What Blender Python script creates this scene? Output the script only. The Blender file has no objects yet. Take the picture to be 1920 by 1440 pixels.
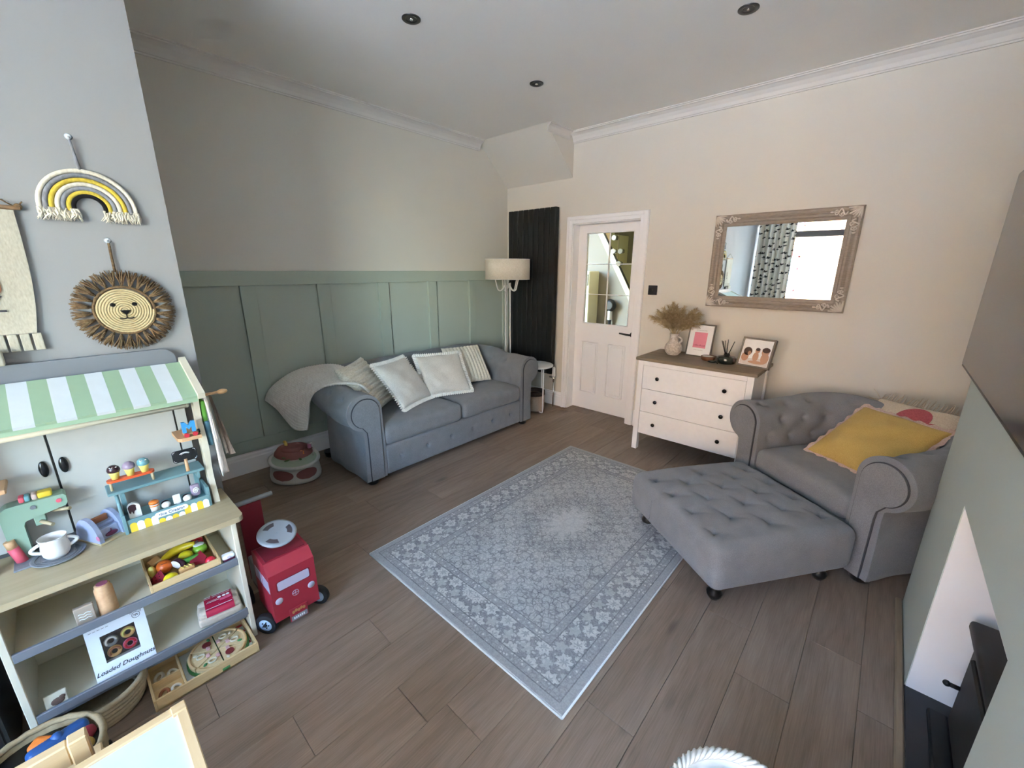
import bpy, bmesh, math, random
from mathutils import Matrix, Vector, Euler
random.seed(7)
PI = math.pi
R = math.radians
scene = bpy.context.scene
COL = scene.collection

# ------------------------------------------------------------------ camera
cam_d = bpy.data.cameras.new('camera')
cam_d.sensor_width = 36.0
cam_d.lens = 775.14 * 36.0 / 1920.0
cam_d.clip_start = 0.02
cam = bpy.data.objects.new('camera', cam_d)
COL.objects.link(cam)
_yaw, _pitch, _roll = -0.732767, -0.270538, 0.003596
_f = Vector((math.cos(_pitch)*math.sin(_yaw), math.cos(_pitch)*math.cos(_yaw), math.sin(_pitch)))
_r = Vector((math.cos(_yaw), -math.sin(_yaw), 0)); _u = _r.cross(_f)
_r2 = math.cos(_roll)*_r + math.sin(_roll)*_u
_u2 = -math.sin(_roll)*_r + math.cos(_roll)*_u
_m = Matrix((( _r2.x, _u2.x, -_f.x, 0.0), (_r2.y, _u2.y, -_f.y, 0.0), (_r2.z, _u2.z, -_f.z, 1.54), (0, 0, 0, 1)))
cam.matrix_world = _m
scene.camera = cam

# ------------------------------------------------------------------ world, sun, exposure
scene.view_settings.view_transform = 'Standard'
scene.view_settings.look = 'None'
scene.view_settings.gamma = 1.0
scene.view_settings.use_curve_mapping = False
scene.view_settings.exposure = 3.50
world = bpy.data.worlds.new('world'); scene.world = world
world.use_nodes = True
wn = world.node_tree
bg = wn.nodes['Background']
sky = wn.nodes.new('ShaderNodeTexSky')
sky.sky_type = 'NISHITA'
sky.sun_disc = False
sky.sun_elevation = R(48); sky.sun_rotation = R(20)
sky.air_density = 1.0; sky.dust_density = 0.8; sky.ozone_density = 1.0
wn.links.new(sky.outputs[0], bg.inputs[0])
bg.inputs[1].default_value = 1.2
sun_d = bpy.data.lights.new('sun', 'SUN'); sun_d.energy = 2.0; sun_d.angle = R(0.6); sun_d.color = (1.0, 0.93, 0.82)
sun = bpy.data.objects.new('sun', sun_d); COL.objects.link(sun)
sun.rotation_euler = Vector((0.25, -0.62, -0.74)).to_track_quat('-Z', 'Y').to_euler()
portal_d = bpy.data.lights.new('window_portal', 'AREA'); portal_d.shape = 'RECTANGLE'
portal_d.size = 3.25; portal_d.size_y = 1.77
portal_d.cycles.is_portal = True
portal = bpy.data.objects.new('window_portal', portal_d); COL.objects.link(portal)
portal.location = (-0.165, -2.68, 1.675); portal.rotation_euler = (R(90), 0, 0)
try:
    scene.cycles.use_denoising = True
    scene.cycles.max_bounces = 10; scene.cycles.diffuse_bounces = 6
    scene.cycles.sample_clamp_indirect = 8.0
except Exception:
    pass

# ------------------------------------------------------------------ materials
MATS = {}
def srgb(h):
    if isinstance(h, str):
        h = h.lstrip('#'); c = [int(h[i:i+2], 16)/255 for i in (0, 2, 4)]
    else:
        c = list(h)
    return tuple(((x/12.92) if x <= 0.04045 else ((x+0.055)/1.055)**2.4) for x in c) + (1.0,)

class N:
    """small wrapper for building node trees"""
    def __init__(s, name):
        s.m = bpy.data.materials.new(name); s.m.use_nodes = True
        s.t = s.m.node_tree; s.b = s.t.nodes['Principled BSDF']; s.out = s.t.nodes['Material Output']
        s._o = None
    def n(s, typ, **kw):
        x = s.t.nodes.new(typ)
        for k, v in kw.items(): setattr(x, k, v)
        return x
    def l(s, a, b): s.t.links.new(a, b); return s
    def put(s, sock, v):
        if hasattr(v, 'is_linked') or isinstance(v, bpy.types.NodeSocket): s.t.links.new(v, sock)
        else: sock.default_value = v
    def obj(s):
        if s._o is None: s._o = s.n('ShaderNodeTexCoord').outputs['Object']
        return s._o
    def rnd(s): return s.n('ShaderNodeObjectInfo').outputs['Random']
    def map(s, v=None, scale=(1,1,1), loc=(0,0,0), rot=(0,0,0)):
        x = s.n('ShaderNodeMapping'); s.l(v or s.obj(), x.inputs['Vector'])
        x.inputs['Scale'].default_value = scale; s.put(x.inputs['Location'], loc); x.inputs['Rotation'].default_value = rot
        return x.outputs[0]
    def noise(s, v=None, scale=5, detail=3, rough=0.5, dist=0):
        x = s.n('ShaderNodeTexNoise'); s.l(v or s.obj(), x.inputs['Vector'])
        x.inputs['Scale'].default_value = scale; x.inputs['Detail'].default_value = detail
        x.inputs['Roughness'].default_value = rough; x.inputs['Distortion'].default_value = dist
        return x.outputs[0]
    def vor(s, v=None, scale=5, feature='F1', rand=1.0, out=0):
        x = s.n('ShaderNodeTexVoronoi', feature=feature); s.l(v or s.obj(), x.inputs['Vector'])
        x.inputs['Scale'].default_value = scale; x.inputs['Randomness'].default_value = rand
        return x.outputs[out]
    def wave(s, v=None, scale=5, dist=0, detail=2, dscale=1, direction='X', typ='BANDS', prof='SIN'):
        x = s.n('ShaderNodeTexWave', wave_type=typ, wave_profile=prof)
        if typ == 'BANDS': x.bands_direction = direction
        else: x.rings_direction = direction
        s.l(v or s.obj(), x.inputs['Vector']); x.inputs['Scale'].default_value = scale
        x.inputs['Distortion'].default_value = dist; x.inputs['Detail'].default_value = detail; x.inputs['Detail Scale'].default_value = dscale
        return x.outputs['Fac']
    def ma(s, op, a, b=0.0, c=0.0, clamp=False):
        x = s.n('ShaderNodeMath', operation=op); x.use_clamp = clamp
        s.put(x.inputs[0], a); s.put(x.inputs[1], b); s.put(x.inputs[2], c)
        return x.outputs[0]
    def rng(s, v, a, b, c=0.0, d=1.0, smooth=False):
        x = s.n('ShaderNodeMapRange'); s.put(x.inputs[0], v)
        if smooth: x.interpolation_type = 'SMOOTHSTEP'
        for i, q in enumerate((a, b, c, d)): x.inputs[i+1].default_value = q
        return x.outputs[0]
    def mix(s, f, a, b, mode='MIX'):
        x = s.n('ShaderNodeMix', data_type='RGBA', blend_type=mode); s.put(x.inputs[0], f)
        s.put(x.inputs[6], a); s.put(x.inputs[7], b)
        return x.outputs[2]
    def ramp(s, f, stops):
        x = s.n('ShaderNodeValToRGB'); s.l(f, x.inputs[0]); e = x.color_ramp.elements
        while len(e) < len(stops): e.new(0.5)
        for i, (p, c) in enumerate(stops): e[i].position = p; e[i].color = c
        return x.outputs[0]
    def sep(s, v=None):
        x = s.n('ShaderNodeSeparateXYZ'); s.l(v or s.obj(), x.inputs[0]); return x.outputs
    def bump(s, h, strength=0.3, dist=0.01):
        x = s.n('ShaderNodeBump'); s.l(h, x.inputs['Height']); x.inputs['Strength'].default_value = strength; x.inputs['Distance'].default_value = dist
        s.l(x.outputs[0], s.b.inputs['Normal']); return s
    def col(s, v): s.put(s.b.inputs['Base Color'], v); return s
    def rough(s, v): s.put(s.b.inputs['Roughness'], v); return s
    def metal(s, v): s.b.inputs['Metallic'].default_value = v; return s
    def spec(s, v): s.b.inputs['Specular IOR Level'].default_value = v; return s
    def sheen(s, v): s.b.inputs['Sheen Weight'].default_value = v; s.b.inputs['Sheen Roughness'].default_value = 0.5; return s
    def done(s, key): MATS[key] = s.m; return s.m

def plain(key, c, rough=0.5, metal=0.0, var=0.04, scale=30.0, bump=0.0, spec=0.5):
    """painted / plastic surface: one colour with a very slight procedural variation"""
    q = N(key); c = srgb(c)
    lo = tuple(x*(1-var) for x in c[:3]) + (1,); hi = tuple(min(1, x*(1+var)) for x in c[:3]) + (1,)
    nz = q.noise(scale=scale, detail=2)
    q.col(q.mix(nz, lo, hi)).rough(rough).metal(metal).spec(spec)
    if bump: q.bump(nz, bump, 0.002)
    return q.done(key)
def fabric(key, c, c2=None, scale=900.0, bump=0.25, sheen=0.15, rough=0.95):
    q = N(key); c = srgb(c); c2 = srgb(c2) if c2 else tuple(x*0.72 for x in c[:3]) + (1,)
    a = q.noise(q.map(scale=(1, 1, 0.35)), scale=scale*0.35, detail=2); b = q.noise(scale=14, detail=3)
    f = q.ma('ADD', q.ma('MULTIPLY', a, 0.75), q.ma('MULTIPLY', b, 0.25))
    q.col(q.mix(q.rng(f, 0.32, 0.68), c2, c)).rough(rough).sheen(sheen).spec(0.2).bump(a, bump, 0.002)
    return q.done(key)
def wood(key, light, dark, scale=18.0, axis='Y', rough=0.55, stretch=12.0):
    q = N(key); sc = {'X': (1/stretch, 1, 1), 'Y': (1, 1/stretch, 1), 'Z': (1, 1, 1/stretch)}[axis]
    v = q.map(scale=sc)
    a = q.noise(v, scale=scale, detail=5, rough=0.6, dist=0.6); b = q.noise(v, scale=scale*7, detail=2)
    f = q.ma('ADD', q.ma('MULTIPLY', a, 0.7), q.ma('MULTIPLY', b, 0.3))
    q.col(q.mix(q.rng(f, 0.3, 0.7), srgb(dark), srgb(light))).rough(rough).bump(b, 0.05, 0.002)
    return q.done(key)

# room paints
def paint(key, c, var=0.03, bump=0.08, rough=0.75):
    q = N(key); c = srgb(c)
    a = q.noise(scale=2.2, detail=3); b = q.noise(scale=160, detail=2)
    q.col(q.mix(a, tuple(x*(1-var) for x in c[:3]) + (1,), tuple(min(1, x*(1+var)) for x in c[:3]) + (1,))).rough(rough).spec(0.3).bump(b, bump, 0.002)
    return q.done(key)
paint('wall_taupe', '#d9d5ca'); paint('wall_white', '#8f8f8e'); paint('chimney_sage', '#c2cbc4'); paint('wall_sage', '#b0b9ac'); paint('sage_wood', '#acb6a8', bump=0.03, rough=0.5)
paint('ceiling', '#f2efe8'); paint('cornice', '#dddad4', bump=0.02); paint('gloss_white', '#f3f3f3', bump=0.01, rough=0.35)
paint('reveal_white', '#eeeeef', bump=0.03); paint('hall_grey', '#8d8579'); paint('hall_cream', '#e8e0c0')

# oak laminate floor
q = N('floor_oak'); ob = q.obj(); rn = q.rnd()
cmb = q.n('ShaderNodeCombineXYZ'); q.l(q.ma('MULTIPLY', rn, 37.0), cmb.inputs[0]); q.l(q.ma('MULTIPLY', rn, 91.0), cmb.inputs[1])
vv = q.n('ShaderNodeVectorMath', operation='ADD'); q.l(ob, vv.inputs[0]); q.l(cmb.outputs[0], vv.inputs[1]); vv = vv.outputs[0]
warp = q.noise(q.map(vv, scale=(1, 0.35, 1)), scale=5.0, detail=2)
sx = q.sep(vv)
wx = q.ma('ADD', q.ma('MULTIPLY', sx[0], 30.0), q.ma('MULTIPLY', warp, 7.0))
rings = q.ma('ABSOLUTE', q.ma('SINE', q.ma('MULTIPLY', wx, 2.0)))
fine = q.noise(q.map(vv, scale=(1, 0.03, 1)), scale=210, detail=3, rough=0.65)
blot = q.noise(q.map(vv, scale=(1, 0.25, 1)), scale=6, detail=4, rough=0.6)
g = q.ma('ADD', q.ma('ADD', q.ma('MULTIPLY', rings, 0.07), q.ma('MULTIPLY', fine, 0.46)), q.ma('MULTIPLY', blot, 0.47))
base = q.ramp(g, [(0.28, srgb('#6c5c4e')), (0.44, srgb('#827060')), (0.58, srgb('#907d6d')), (0.78, srgb('#a2907f'))])
knot = q.vor(q.map(vv, scale=(5.0, 1.6, 1)), scale=1.0)
kn = q.rng(q.ma('ADD', knot, q.ma('MULTIPLY', warp, 0.12)), 0.07, 0.20, 0.62, 1.0, smooth=True)
knc = q.n('ShaderNodeCombineColor'); [q.l(kn, knc.inputs[i]) for i in range(3)]
base = q.mix(1.0, base, knc.outputs[0], 'MULTIPLY')
tone = q.n('ShaderNodeHueSaturation'); q.l(base, tone.inputs['Color']); q.l(q.rng(rn, 0, 1, 0.93, 1.07), tone.inputs['Value'])
q.col(tone.outputs[0]).rough(q.rng(fine, 0.3, 0.7, 0.42, 0.58)).spec(0.35).bump(fine, 0.12, 0.002); q.done('floor_oak')

# glass: clear pane, no refraction so that daylight passes
def pane(key, tint=(1, 1, 1, 1), refl=0.10):
    q = N(key); q.t.nodes.remove(q.b)
    tr = q.n('ShaderNodeBsdfTransparent'); tr.inputs[0].default_value = tint
    gl = q.n('ShaderNodeBsdfGlossy'); gl.inputs['Roughness'].default_value = 0.01
    lw = q.n('ShaderNodeLayerWeight'); lw.inputs[0].default_value = 0.25
    mx = q.n('ShaderNodeMixShader'); q.l(q.ma('MULTIPLY', lw.outputs['Fresnel'], refl*4), mx.inputs[0])
    q.l(tr.outputs[0], mx.inputs[1]); q.l(gl.outputs[0], mx.inputs[2]); q.l(mx.outputs[0], q.out.inputs[0]); return q.done(key)
pane('glass', (0.97, 0.98, 0.97, 1)); pane('glass_door', (0.93, 0.93, 0.88, 1)); pane('film', (0.96, 0.95, 0.93, 1), 0.2)
q = N('mirror'); q.col((0.86, 0.88, 0.88, 1)).rough(0.015).metal(1.0); q.done('mirror')
q = N('chrome'); q.col((0.75, 0.75, 0.76, 1)).rough(q.rng(q.noise(scale=60), 0, 1, 0.06, 0.14)).metal(1.0); q.done('chrome')
q = N('brushed_dark'); q.col((0.10, 0.10, 0.105, 1)).rough(0.3).metal(1.0); q.done('brushed_dark')

# ------------------------------------------------------------------ mesh builder
class MB:
    def __init__(s): s.v = []; s.f = []; s.s = []
    def add(s, vs, fs, M=None, smooth=False):
        o = len(s.v)
        s.v += [(M @ Vector(p)) if M is not None else Vector(p) for p in vs]
        s.f += [tuple(i+o for i in f) for f in fs]; s.s += [smooth]*len(fs); return s
    def box(s, c, d, bev=0.0, rot=None, seg=1):
        M = Matrix.Translation(Vector(c)) @ (Euler(rot).to_matrix().to_4x4() if rot else Matrix.Identity(4))
        x, y, z = d[0]/2, d[1]/2, d[2]/2
        vs = [(-x,-y,-z),(x,-y,-z),(x,y,-z),(-x,y,-z),(-x,-y,z),(x,-y,z),(x,y,z),(-x,y,z)]
        fs = [(0,3,2,1),(4,5,6,7),(0,1,5,4),(1,2,6,5),(2,3,7,6),(3,0,4,7)]
        if bev > 0:
            bm = bmesh.new(); bv = [bm.verts.new(p) for p in vs]; [bm.faces.new([bv[i] for i in f]) for f in fs]
            bmesh.ops.bevel(bm, geom=bm.edges[:], offset=min(bev, 0.49*min(d)), segments=seg, profile=0.5, affect='EDGES')
            bm.verts.index_update(); vs = [v.co.copy() for v in bm.verts]; fs = [[v.index for v in f.verts] for f in bm.faces]; bm.free()
        return s.add(vs, fs, M, smooth=(seg > 1))
    def bx(s, x0, x1, y0, y1, z0, z1, bev=0.0, seg=1):
        return s.box(((x0+x1)/2, (y0+y1)/2, (z0+z1)/2), (abs(x1-x0), abs(y1-y0), abs(z1-z0)), bev, None, seg)
    def lathe(s, prof, seg=24, M=None, smooth=True, cap=True, wob=None):
        vs = []; fs = []; n = len(prof)
        for i in range(seg):
            a = 2*PI*i/seg
            for r, z in prof:
                rr = r*(wob(a, z) if wob else 1)
                vs.append((rr*math.cos(a), rr*math.sin(a), z))
        for i in range(seg):
            j = (i+1) % seg
            for k in range(n-1): fs.append((i*n+k, j*n+k, j*n+k+1, i*n+k+1))
        s.add(vs, fs, M, smooth)
        if cap:
            if prof[0][0] > 1e-6: s.add([vs[i*n] for i in range(seg)], [tuple(range(seg))[::-1]], M)
            if prof[-1][0] > 1e-6: s.add([vs[i*n+n-1] for i in range(seg)], [tuple(range(seg))], M)
        return s
    def cyl(s, p, q, r, r2=None, seg=16, smooth=True):
        p, q = Vector(p), Vector(q); d = q-p; L = d.length
        M = Matrix.Translation(p) @ d.to_track_quat('Z', 'Y').to_matrix().to_4x4()
        return s.lathe([(r, 0), (r if r2 is None else r2, L)], seg, M, smooth)
    def sph(s, c, r, seg=16, rings=10, rot=None):
        if not hasattr(r, '__len__'): r = (r, r, r)
        pr = [(math.sin(PI*i/rings), -math.cos(PI*i/rings)) for i in range(rings+1)]
        M = Matrix.Translation(Vector(c)) @ (Euler(rot).to_matrix().to_4x4() if rot else Matrix.Identity(4)) @ Matrix.Diagonal((*r, 1))
        return s.lathe(pr, seg, M, True, cap=False)
    def tube(s, pts, r, seg=8, closed=False, cap=True, flat=1.0):
        pts = [Vector(p) for p in pts]; n = len(pts)
        rr = r if hasattr(r, '__len__') else [r]*n
        vs = []; fs = []; up = None
        for i, p in enumerate(pts):
            if closed: t = (pts[(i+1) % n]-pts[i-1])
            else: t = pts[min(i+1, n-1)]-pts[max(i-1, 0)]
            t = t.normalized() if t.length > 1e-9 else Vector((0, 0, 1))
            if up is None:
                up = t.orthogonal().normalized()
            else:
                up = (up - t*up.dot(t)); up = up.normalized() if up.length > 1e-6 else t.orthogonal().normalized()
            w = t.cross(up)
            for k in range(seg):
                a = 2*PI*k/seg; vs.append(p + (up*math.cos(a) + w*math.sin(a)*flat)*rr[i])
        m = n if closed else n-1
        for i in range(m):
            j = (i+1) % n
            for k in range(seg):
                l = (k+1) % seg; fs.append((i*seg+k, i*seg+l, j*seg+l, j*seg+k))
        s.add(vs, fs, None, True)
        if cap and not closed:
            s.add(vs[:seg], [tuple(range(seg))[::-1]]); s.add(vs[-seg:], [tuple(range(seg))])
        return s
    def prism(s, poly, h, M=None, smooth=False):
        n = len(poly); vs = [(x, y, 0) for x, y in poly] + [(x, y, h) for x, y in poly]
        s.add(vs, [tuple(range(n))[::-1], tuple(range(n, 2*n))], M)
        s.add(vs, [(i, (i+1) % n, n+(i+1) % n, n+i) for i in range(n)], M, smooth); return s
    def grid(s, fn, nu, nv, cu=False, cv=False, M=None, smooth=True):
        vs = [fn(i/(nu if cu else nu-1), j/(nv if cv else nv-1)) for i in range(nu) for j in range(nv)]
        fs = []
        for i in range(nu if cu else nu-1):
            for j in range(nv if cv else nv-1):
                a, b = (i+1) % nu, (j+1) % nv; fs.append((i*nv+j, a*nv+j, a*nv+b, i*nv+b))
        return s.add(vs, fs, M, smooth)
    def rbox(s, c, d, r, n=12, fn=None, M=None):
        """rounded, subdivided box; fn(x,y,z) -> displaced point (local coordinates)"""
        h = [x/2 for x in d]; rr = min(r, *[x*0.999 for x in h]); vs = []; fs = []; idx = {}
        def vert(p):
            k = tuple(round(q, 6) for q in p)
            if k in idx: return idx[k]
            inn = [max(-(h[i]-rr), min(h[i]-rr, p[i])) for i in range(3)]
            dv = Vector([p[i]-inn[i] for i in range(3)])
            if dv.length > 1e-9: dv = dv.normalized()*rr
            o = Vector(inn)+dv
            if fn: o = Vector(fn(o.x, o.y, o.z))
            idx[k] = len(vs); vs.append(o + Vector(c)); return idx[k]
        nn = n if hasattr(n, '__len__') else (n, n, n)
        def ticks(i):
            # denser near the rounded edges
            b = [-h[i] + rr*(1-math.cos(PI/2*k/3)) for k in range(3)]
            m = [-(h[i]-rr) + 2*(h[i]-rr)*k/nn[i] for k in range(nn[i]+1)]
            return b + m + [-x for x in reversed(b)]
        T = [ticks(0), ticks(1), ticks(2)]
        for ax in range(3):
            u, v = (ax+1) % 3, (ax+2) % 3
            for sg in (-1, 1):
                for i in range(len(T[u])-1):
                    for j in range(len(T[v])-1):
                        qd = []
                        for a, b in ((i, j), (i+1, j), (i+1, j+1), (i, j+1)):
                            p = [0, 0, 0]; p[ax] = sg*h[ax]; p[u] = T[u][a]; p[v] = T[v][b]; qd.append(vert(p))
                        if sg < 0: qd = qd[::-1]
                        if len(set(qd)) == 4: fs.append(tuple(qd))
        return s.add(vs, fs, M, True)
    def mesh(s, name, inv=None):
        me = bpy.data.meshes.new(name)
        me.from_pydata([tuple((inv @ p) if inv is not None else p) for p in s.v], [], s.f)
        me.polygons.foreach_set('use_smooth', s.s)
        bm = bmesh.new(); bm.from_mesh(me); bmesh.ops.remove_doubles(bm, verts=bm.verts[:], dist=1e-6)
        bmesh.ops.recalc_face_normals(bm, faces=bm.faces[:]); bm.to_mesh(me); bm.free()
        me.update(); return me
    def build(s, name, mat, parent=None, loc=None, local=False):
        """verts are world coordinates unless local=True; they are moved into the parent's frame"""
        if parent is not None: inv = None if local else WM[parent.name].inverted()
        else: inv = Matrix.Translation(-Vector(loc)) if (loc is not None and not local) else None
        me = s.mesh(name, inv); o = bpy.data.objects.new(name, me); COL.objects.link(o)
        me.materials.append(MATS[mat])
        if parent is not None: o.parent = parent; WM[o.name] = WM[parent.name]
        else:
            if loc is not None: o.location = loc
            WM[o.name] = Matrix.Translation(Vector(loc)) if loc is not None else Matrix.Identity(4)
        return o
WM = {}
def thing(name, label, cat, loc=(0, 0, 0), rz=0.0, group=None, rot=None):
    o = bpy.data.objects.new(name, None); COL.objects.link(o); o.empty_display_size = 0.05
    o.location = loc; o.rotation_euler = rot or (0, 0, rz); o['label'] = label; o['category'] = cat
    if group: o['group'] = group
    WM[o.name] = Matrix.Translation(Vector(loc)) @ Euler(o.rotation_euler).to_matrix().to_4x4()
    return o
def tag(o, label, cat, group=None):
    o['label'] = label; o['category'] = cat
    if group: o['group'] = group
    return o
def struct(o, label=None):
    o['kind'] = 'structure'
    if label: o['label'] = label
    return o
def text_part(txt, size, mat, parent, M, name='lettering', shear=0.0, ext=0.0004, align='CENTER', bold=0.0):
    """flat lettering as a mesh, placed by matrix M in world coordinates (text lies in its XY plane)"""
    cu = bpy.data.curves.new(name, 'FONT'); cu.body = txt; cu.size = size; cu.align_x = align; cu.align_y = 'CENTER'
    cu.extrude = ext; cu.shear = shear; cu.offset = bold; cu.resolution_u = 3
    tmp = bpy.data.objects.new('tmp_text', cu); COL.objects.link(tmp)
    dg = bpy.context.evaluated_depsgraph_get(); me = bpy.data.meshes.new_from_object(tmp.evaluated_get(dg))
    bpy.data.objects.remove(tmp); bpy.data.curves.remove(cu)
    me.transform(WM[parent.name].inverted() @ M); me.name = name; me.materials.clear(); me.materials.append(MATS[mat])
    o = bpy.data.objects.new(name, me); COL.objects.link(o); o.parent = parent; WM[o.name] = WM[parent.name]; return o
def frame(o, x, y, z):
    """matrix with the given axes (columns) and origin"""
    x, y, z = Vector(x).normalized(), Vector(y).normalized(), Vector(z).normalized()
    return Matrix(((x.x, y.x, z.x, o[0]), (x.y, y.y, z.y, o[1]), (x.z, y.z, z.z, o[2]), (0, 0, 0, 1)))
def copy_tree(o, parent=None):
    c = o.copy(); COL.objects.link(c); c.parent = parent
    for ch in list(o.children): copy_tree(ch, c)
    return c
def arc(cx, cy, r, a0, a1, n): return [(cx+r*math.cos(R(a0+(a1-a0)*i/n)), cy+r*math.sin(R(a0+(a1-a0)*i/n))) for i in range(n+1)]

# ------------------------------------------------------------------ the room
XL, YB, ZC = -3.50, 3.80, 2.825           # left wall, back wall, ceiling
XP, YP = -2.12, 0.378                     # partition face (white wall on the left) and its end
XC, YF = 0.305, -2.60                     # chimney breast face, front (bay window) wall
YCUR = -1.75                              # line of the curtains across the bay
XR, XN = 0.86, 1.55                       # alcove wall on the right; wall of the window end

# floor: sub-floor slab with laminate planks laid along Y
fb = MB().bx(XL-0.3, XN+0.15, YF-0.35, YB+0.12, -0.12, -0.008).build('floor', 'floor_oak'); struct(fb, 'grey-brown oak laminate floor')
PW = 0.187
plank_mesh = {}
def plank(L):
    k = round(L, 2)
    if k not in plank_mesh:
        plank_mesh[k] = MB().box((0, 0, -0.005), (PW-0.0012, k-0.0012, 0.010), 0.0011).mesh('plank'); plank_mesh[k].materials.append(MATS['floor_oak'])
    return plank_mesh[k]
rndp = random.Random(3)
ri = 0; x = -0.944 - PW*14
while x < XN + 0.02:
    y = YF - 0.02 - (rndp.random()*1.1 if abs(x+1.131) > 0.01 else 0.0)
    first = True
    while y < YB + 0.12:
        L = 1.28
        if abs(x+1.131) < 0.01 and first: L = 0.612 - y
        y1 = min(y+L, YB+0.12); y0 = max(y, YF-0.02)
        if y1-y0 > 0.05 and not (x+PW/2 < XP-0.1 and y1 < YP-0.1):
            o = bpy.data.objects.new('plank', plank(y1-y0)); COL.objects.link(o); o.parent = fb; o.location = (x+PW/2, (y0+y1)/2, 0)
        y += L; first = False
    x += PW
# walls
wl = struct(MB().bx(XL-0.15, XL, YP-0.2, YB+0.15, -0.1, ZC+0.1).build('wall_left', 'wall_taupe'), 'taupe left wall above sage green panelling')
mb = MB()   # back wall with the doorway cut out
DX0, DX1, DZ = -2.578, -1.828, 1.995
mb.bx(XL-0.15, DX0, YB, YB+0.14, -0.1, ZC+0.1).bx(DX1, XR+0.2, YB, YB+0.14, -0.1, ZC+0.1).bx(DX0, DX1, YB, YB+0.14, DZ, ZC+0.1)
wb = struct(mb.build('wall_back', 'wall_taupe'), 'pale taupe back wall with door and mirror')
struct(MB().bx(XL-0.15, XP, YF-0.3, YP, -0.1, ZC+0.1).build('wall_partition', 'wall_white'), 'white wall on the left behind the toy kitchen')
struct(MB().bx(XR, XR+0.15, 2.4, YB+0.15, -0.1, ZC+0.1).build('wall_right', 'wall_taupe'), 'taupe alcove wall behind the chimney breast')
struct(MB().bx(XN, XN+0.15, YF-0.3, 0.7, -0.1, ZC+0.1).build('wall_right_front', 'wall_taupe'), 'taupe wall at the window end of the room')
WX0, WX1, WZ0, WZ1 = -1.78, 1.45, 0.80, 2.55
mb = MB().bx(XP-0.1, WX0, YF-0.2, YF, -0.1, ZC+0.1).bx(WX1, XN+0.1, YF-0.2, YF, -0.1, ZC+0.1).bx(WX0, WX1, YF-0.2, YF, -0.1, WZ0).bx(WX0, WX1, YF-0.2, YF, WZ1, ZC+0.1)
struct(mb.build('wall_front', 'wall_taupe'), 'front wall around the street window')
struct(MB().bx(XL-0.15, XN+0.15, YF-0.3, YB+0.15, ZC, ZC+0.12).build('ceiling', 'ceiling'), 'flat off-white ceiling')
# chimney breast with its fireplace opening
OY0, OY1, OZ, CY0, CY1 = 1.153, 1.915, 0.787, 0.56, 2.49
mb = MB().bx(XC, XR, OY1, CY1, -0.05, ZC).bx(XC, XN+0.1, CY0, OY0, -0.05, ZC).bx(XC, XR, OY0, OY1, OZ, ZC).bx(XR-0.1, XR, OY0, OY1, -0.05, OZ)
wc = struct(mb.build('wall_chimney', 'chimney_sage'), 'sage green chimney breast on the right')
MB().bx(XC+0.002, XR-0.1, OY1-0.006, OY1+0.004, 0.0, OZ-0.001).build('reveal', 'reveal_white', wc)
MB().bx(XC+0.002, XR-0.1, OY0-0.004, OY0+0.006, 0.0, OZ-0.001).build('reveal', 'reveal_white', wc)
MB().bx(XC+0.002, XR-0.1, OY0, OY1, OZ-0.006, OZ+0.004).build('lintel_soffit', 'reveal_white', wc)
plain('slate', '#26272b', rough=0.45, var=0.25, scale=14, bump=0.2)
wood('oak_strip', '#a08c74', '#7d6b57', axis='Y')
struct(MB().bx(XC-0.002, XR-0.1, OY0-0.001, OY1+0.001, 0.0, 0.016, 0.003).build('hearth', 'slate'), 'dark slate hearth in the fireplace')
struct(MB().bx(XC-0.028, XC-0.002, CY0, CY1, 0.0, 0.014, 0.005).build('trim_1', 'oak_strip'), 'oak edging strip along the chimney breast')
# bulkhead under the stairs in the far corner
def bulk(y, z0, z1): return
mb = MB(); xa, xb, ya, za = XL, -2.605, 3.355, 2.428
vs = [(xa, ya, ZC), (xa, YB, ZC), (xa, YB, za), (xb, ya, ZC), (xb, YB, ZC), (xb, YB, za)]
mb.add(vs, [(0, 1, 2), (3, 5, 4), (0, 2, 5, 3), (0, 3, 4, 1), (1, 4, 5, 2)])
struct(mb.build('ceiling_bulkhead', 'wall_taupe'), 'sloping bulkhead under the stairs in the ceiling corner')
# coved cornices (profile: d = distance from the wall, z = below ceiling)
cprof = [(0, -0.09), (0.010, -0.09), (0.010, -0.080), (0.016, -0.078), (0.024, -0.055), (0.042, -0.032), (0.066, -0.018), (0.078, -0.015), (0.078, -0.007), (0.09, -0.007), (0.09, 0), (0, 0)]
def cornice(name, fn, label):
    m = MB(); n = len(cprof); vs = [fn(0, d, z) for d, z in cprof] + [fn(1, d, z) for d, z in cprof]
    m.add(vs, [(i, (i+1) % n, n+(i+1) % n, n+i) for i in range(n)] + [tuple(range(n)), tuple(range(n, 2*n))[::-1]])
    struct(m.build(name, 'cornice'), label)
cornice('trim_2', lambda e, d, z: (XL+d, (YP if e == 0 else 3.36), ZC+z), 'coved cornice along the left wall')
cornice('trim_3', lambda e, d, z: ((-2.605 if e == 0 else XR), YB-d, ZC+z), 'coved cornice along the back wall')
cornice('trim_4', lambda e, d, z: (-2.605+d, (YB-0.42 if e == 0 else YB-0.09), ZC+z+0.0) if d > 1 else (-2.605+d*0.55, (3.36 if e == 0 else YB-0.09), ZC+z*0.8), 'short cornice return beside the bulkhead')
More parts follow.
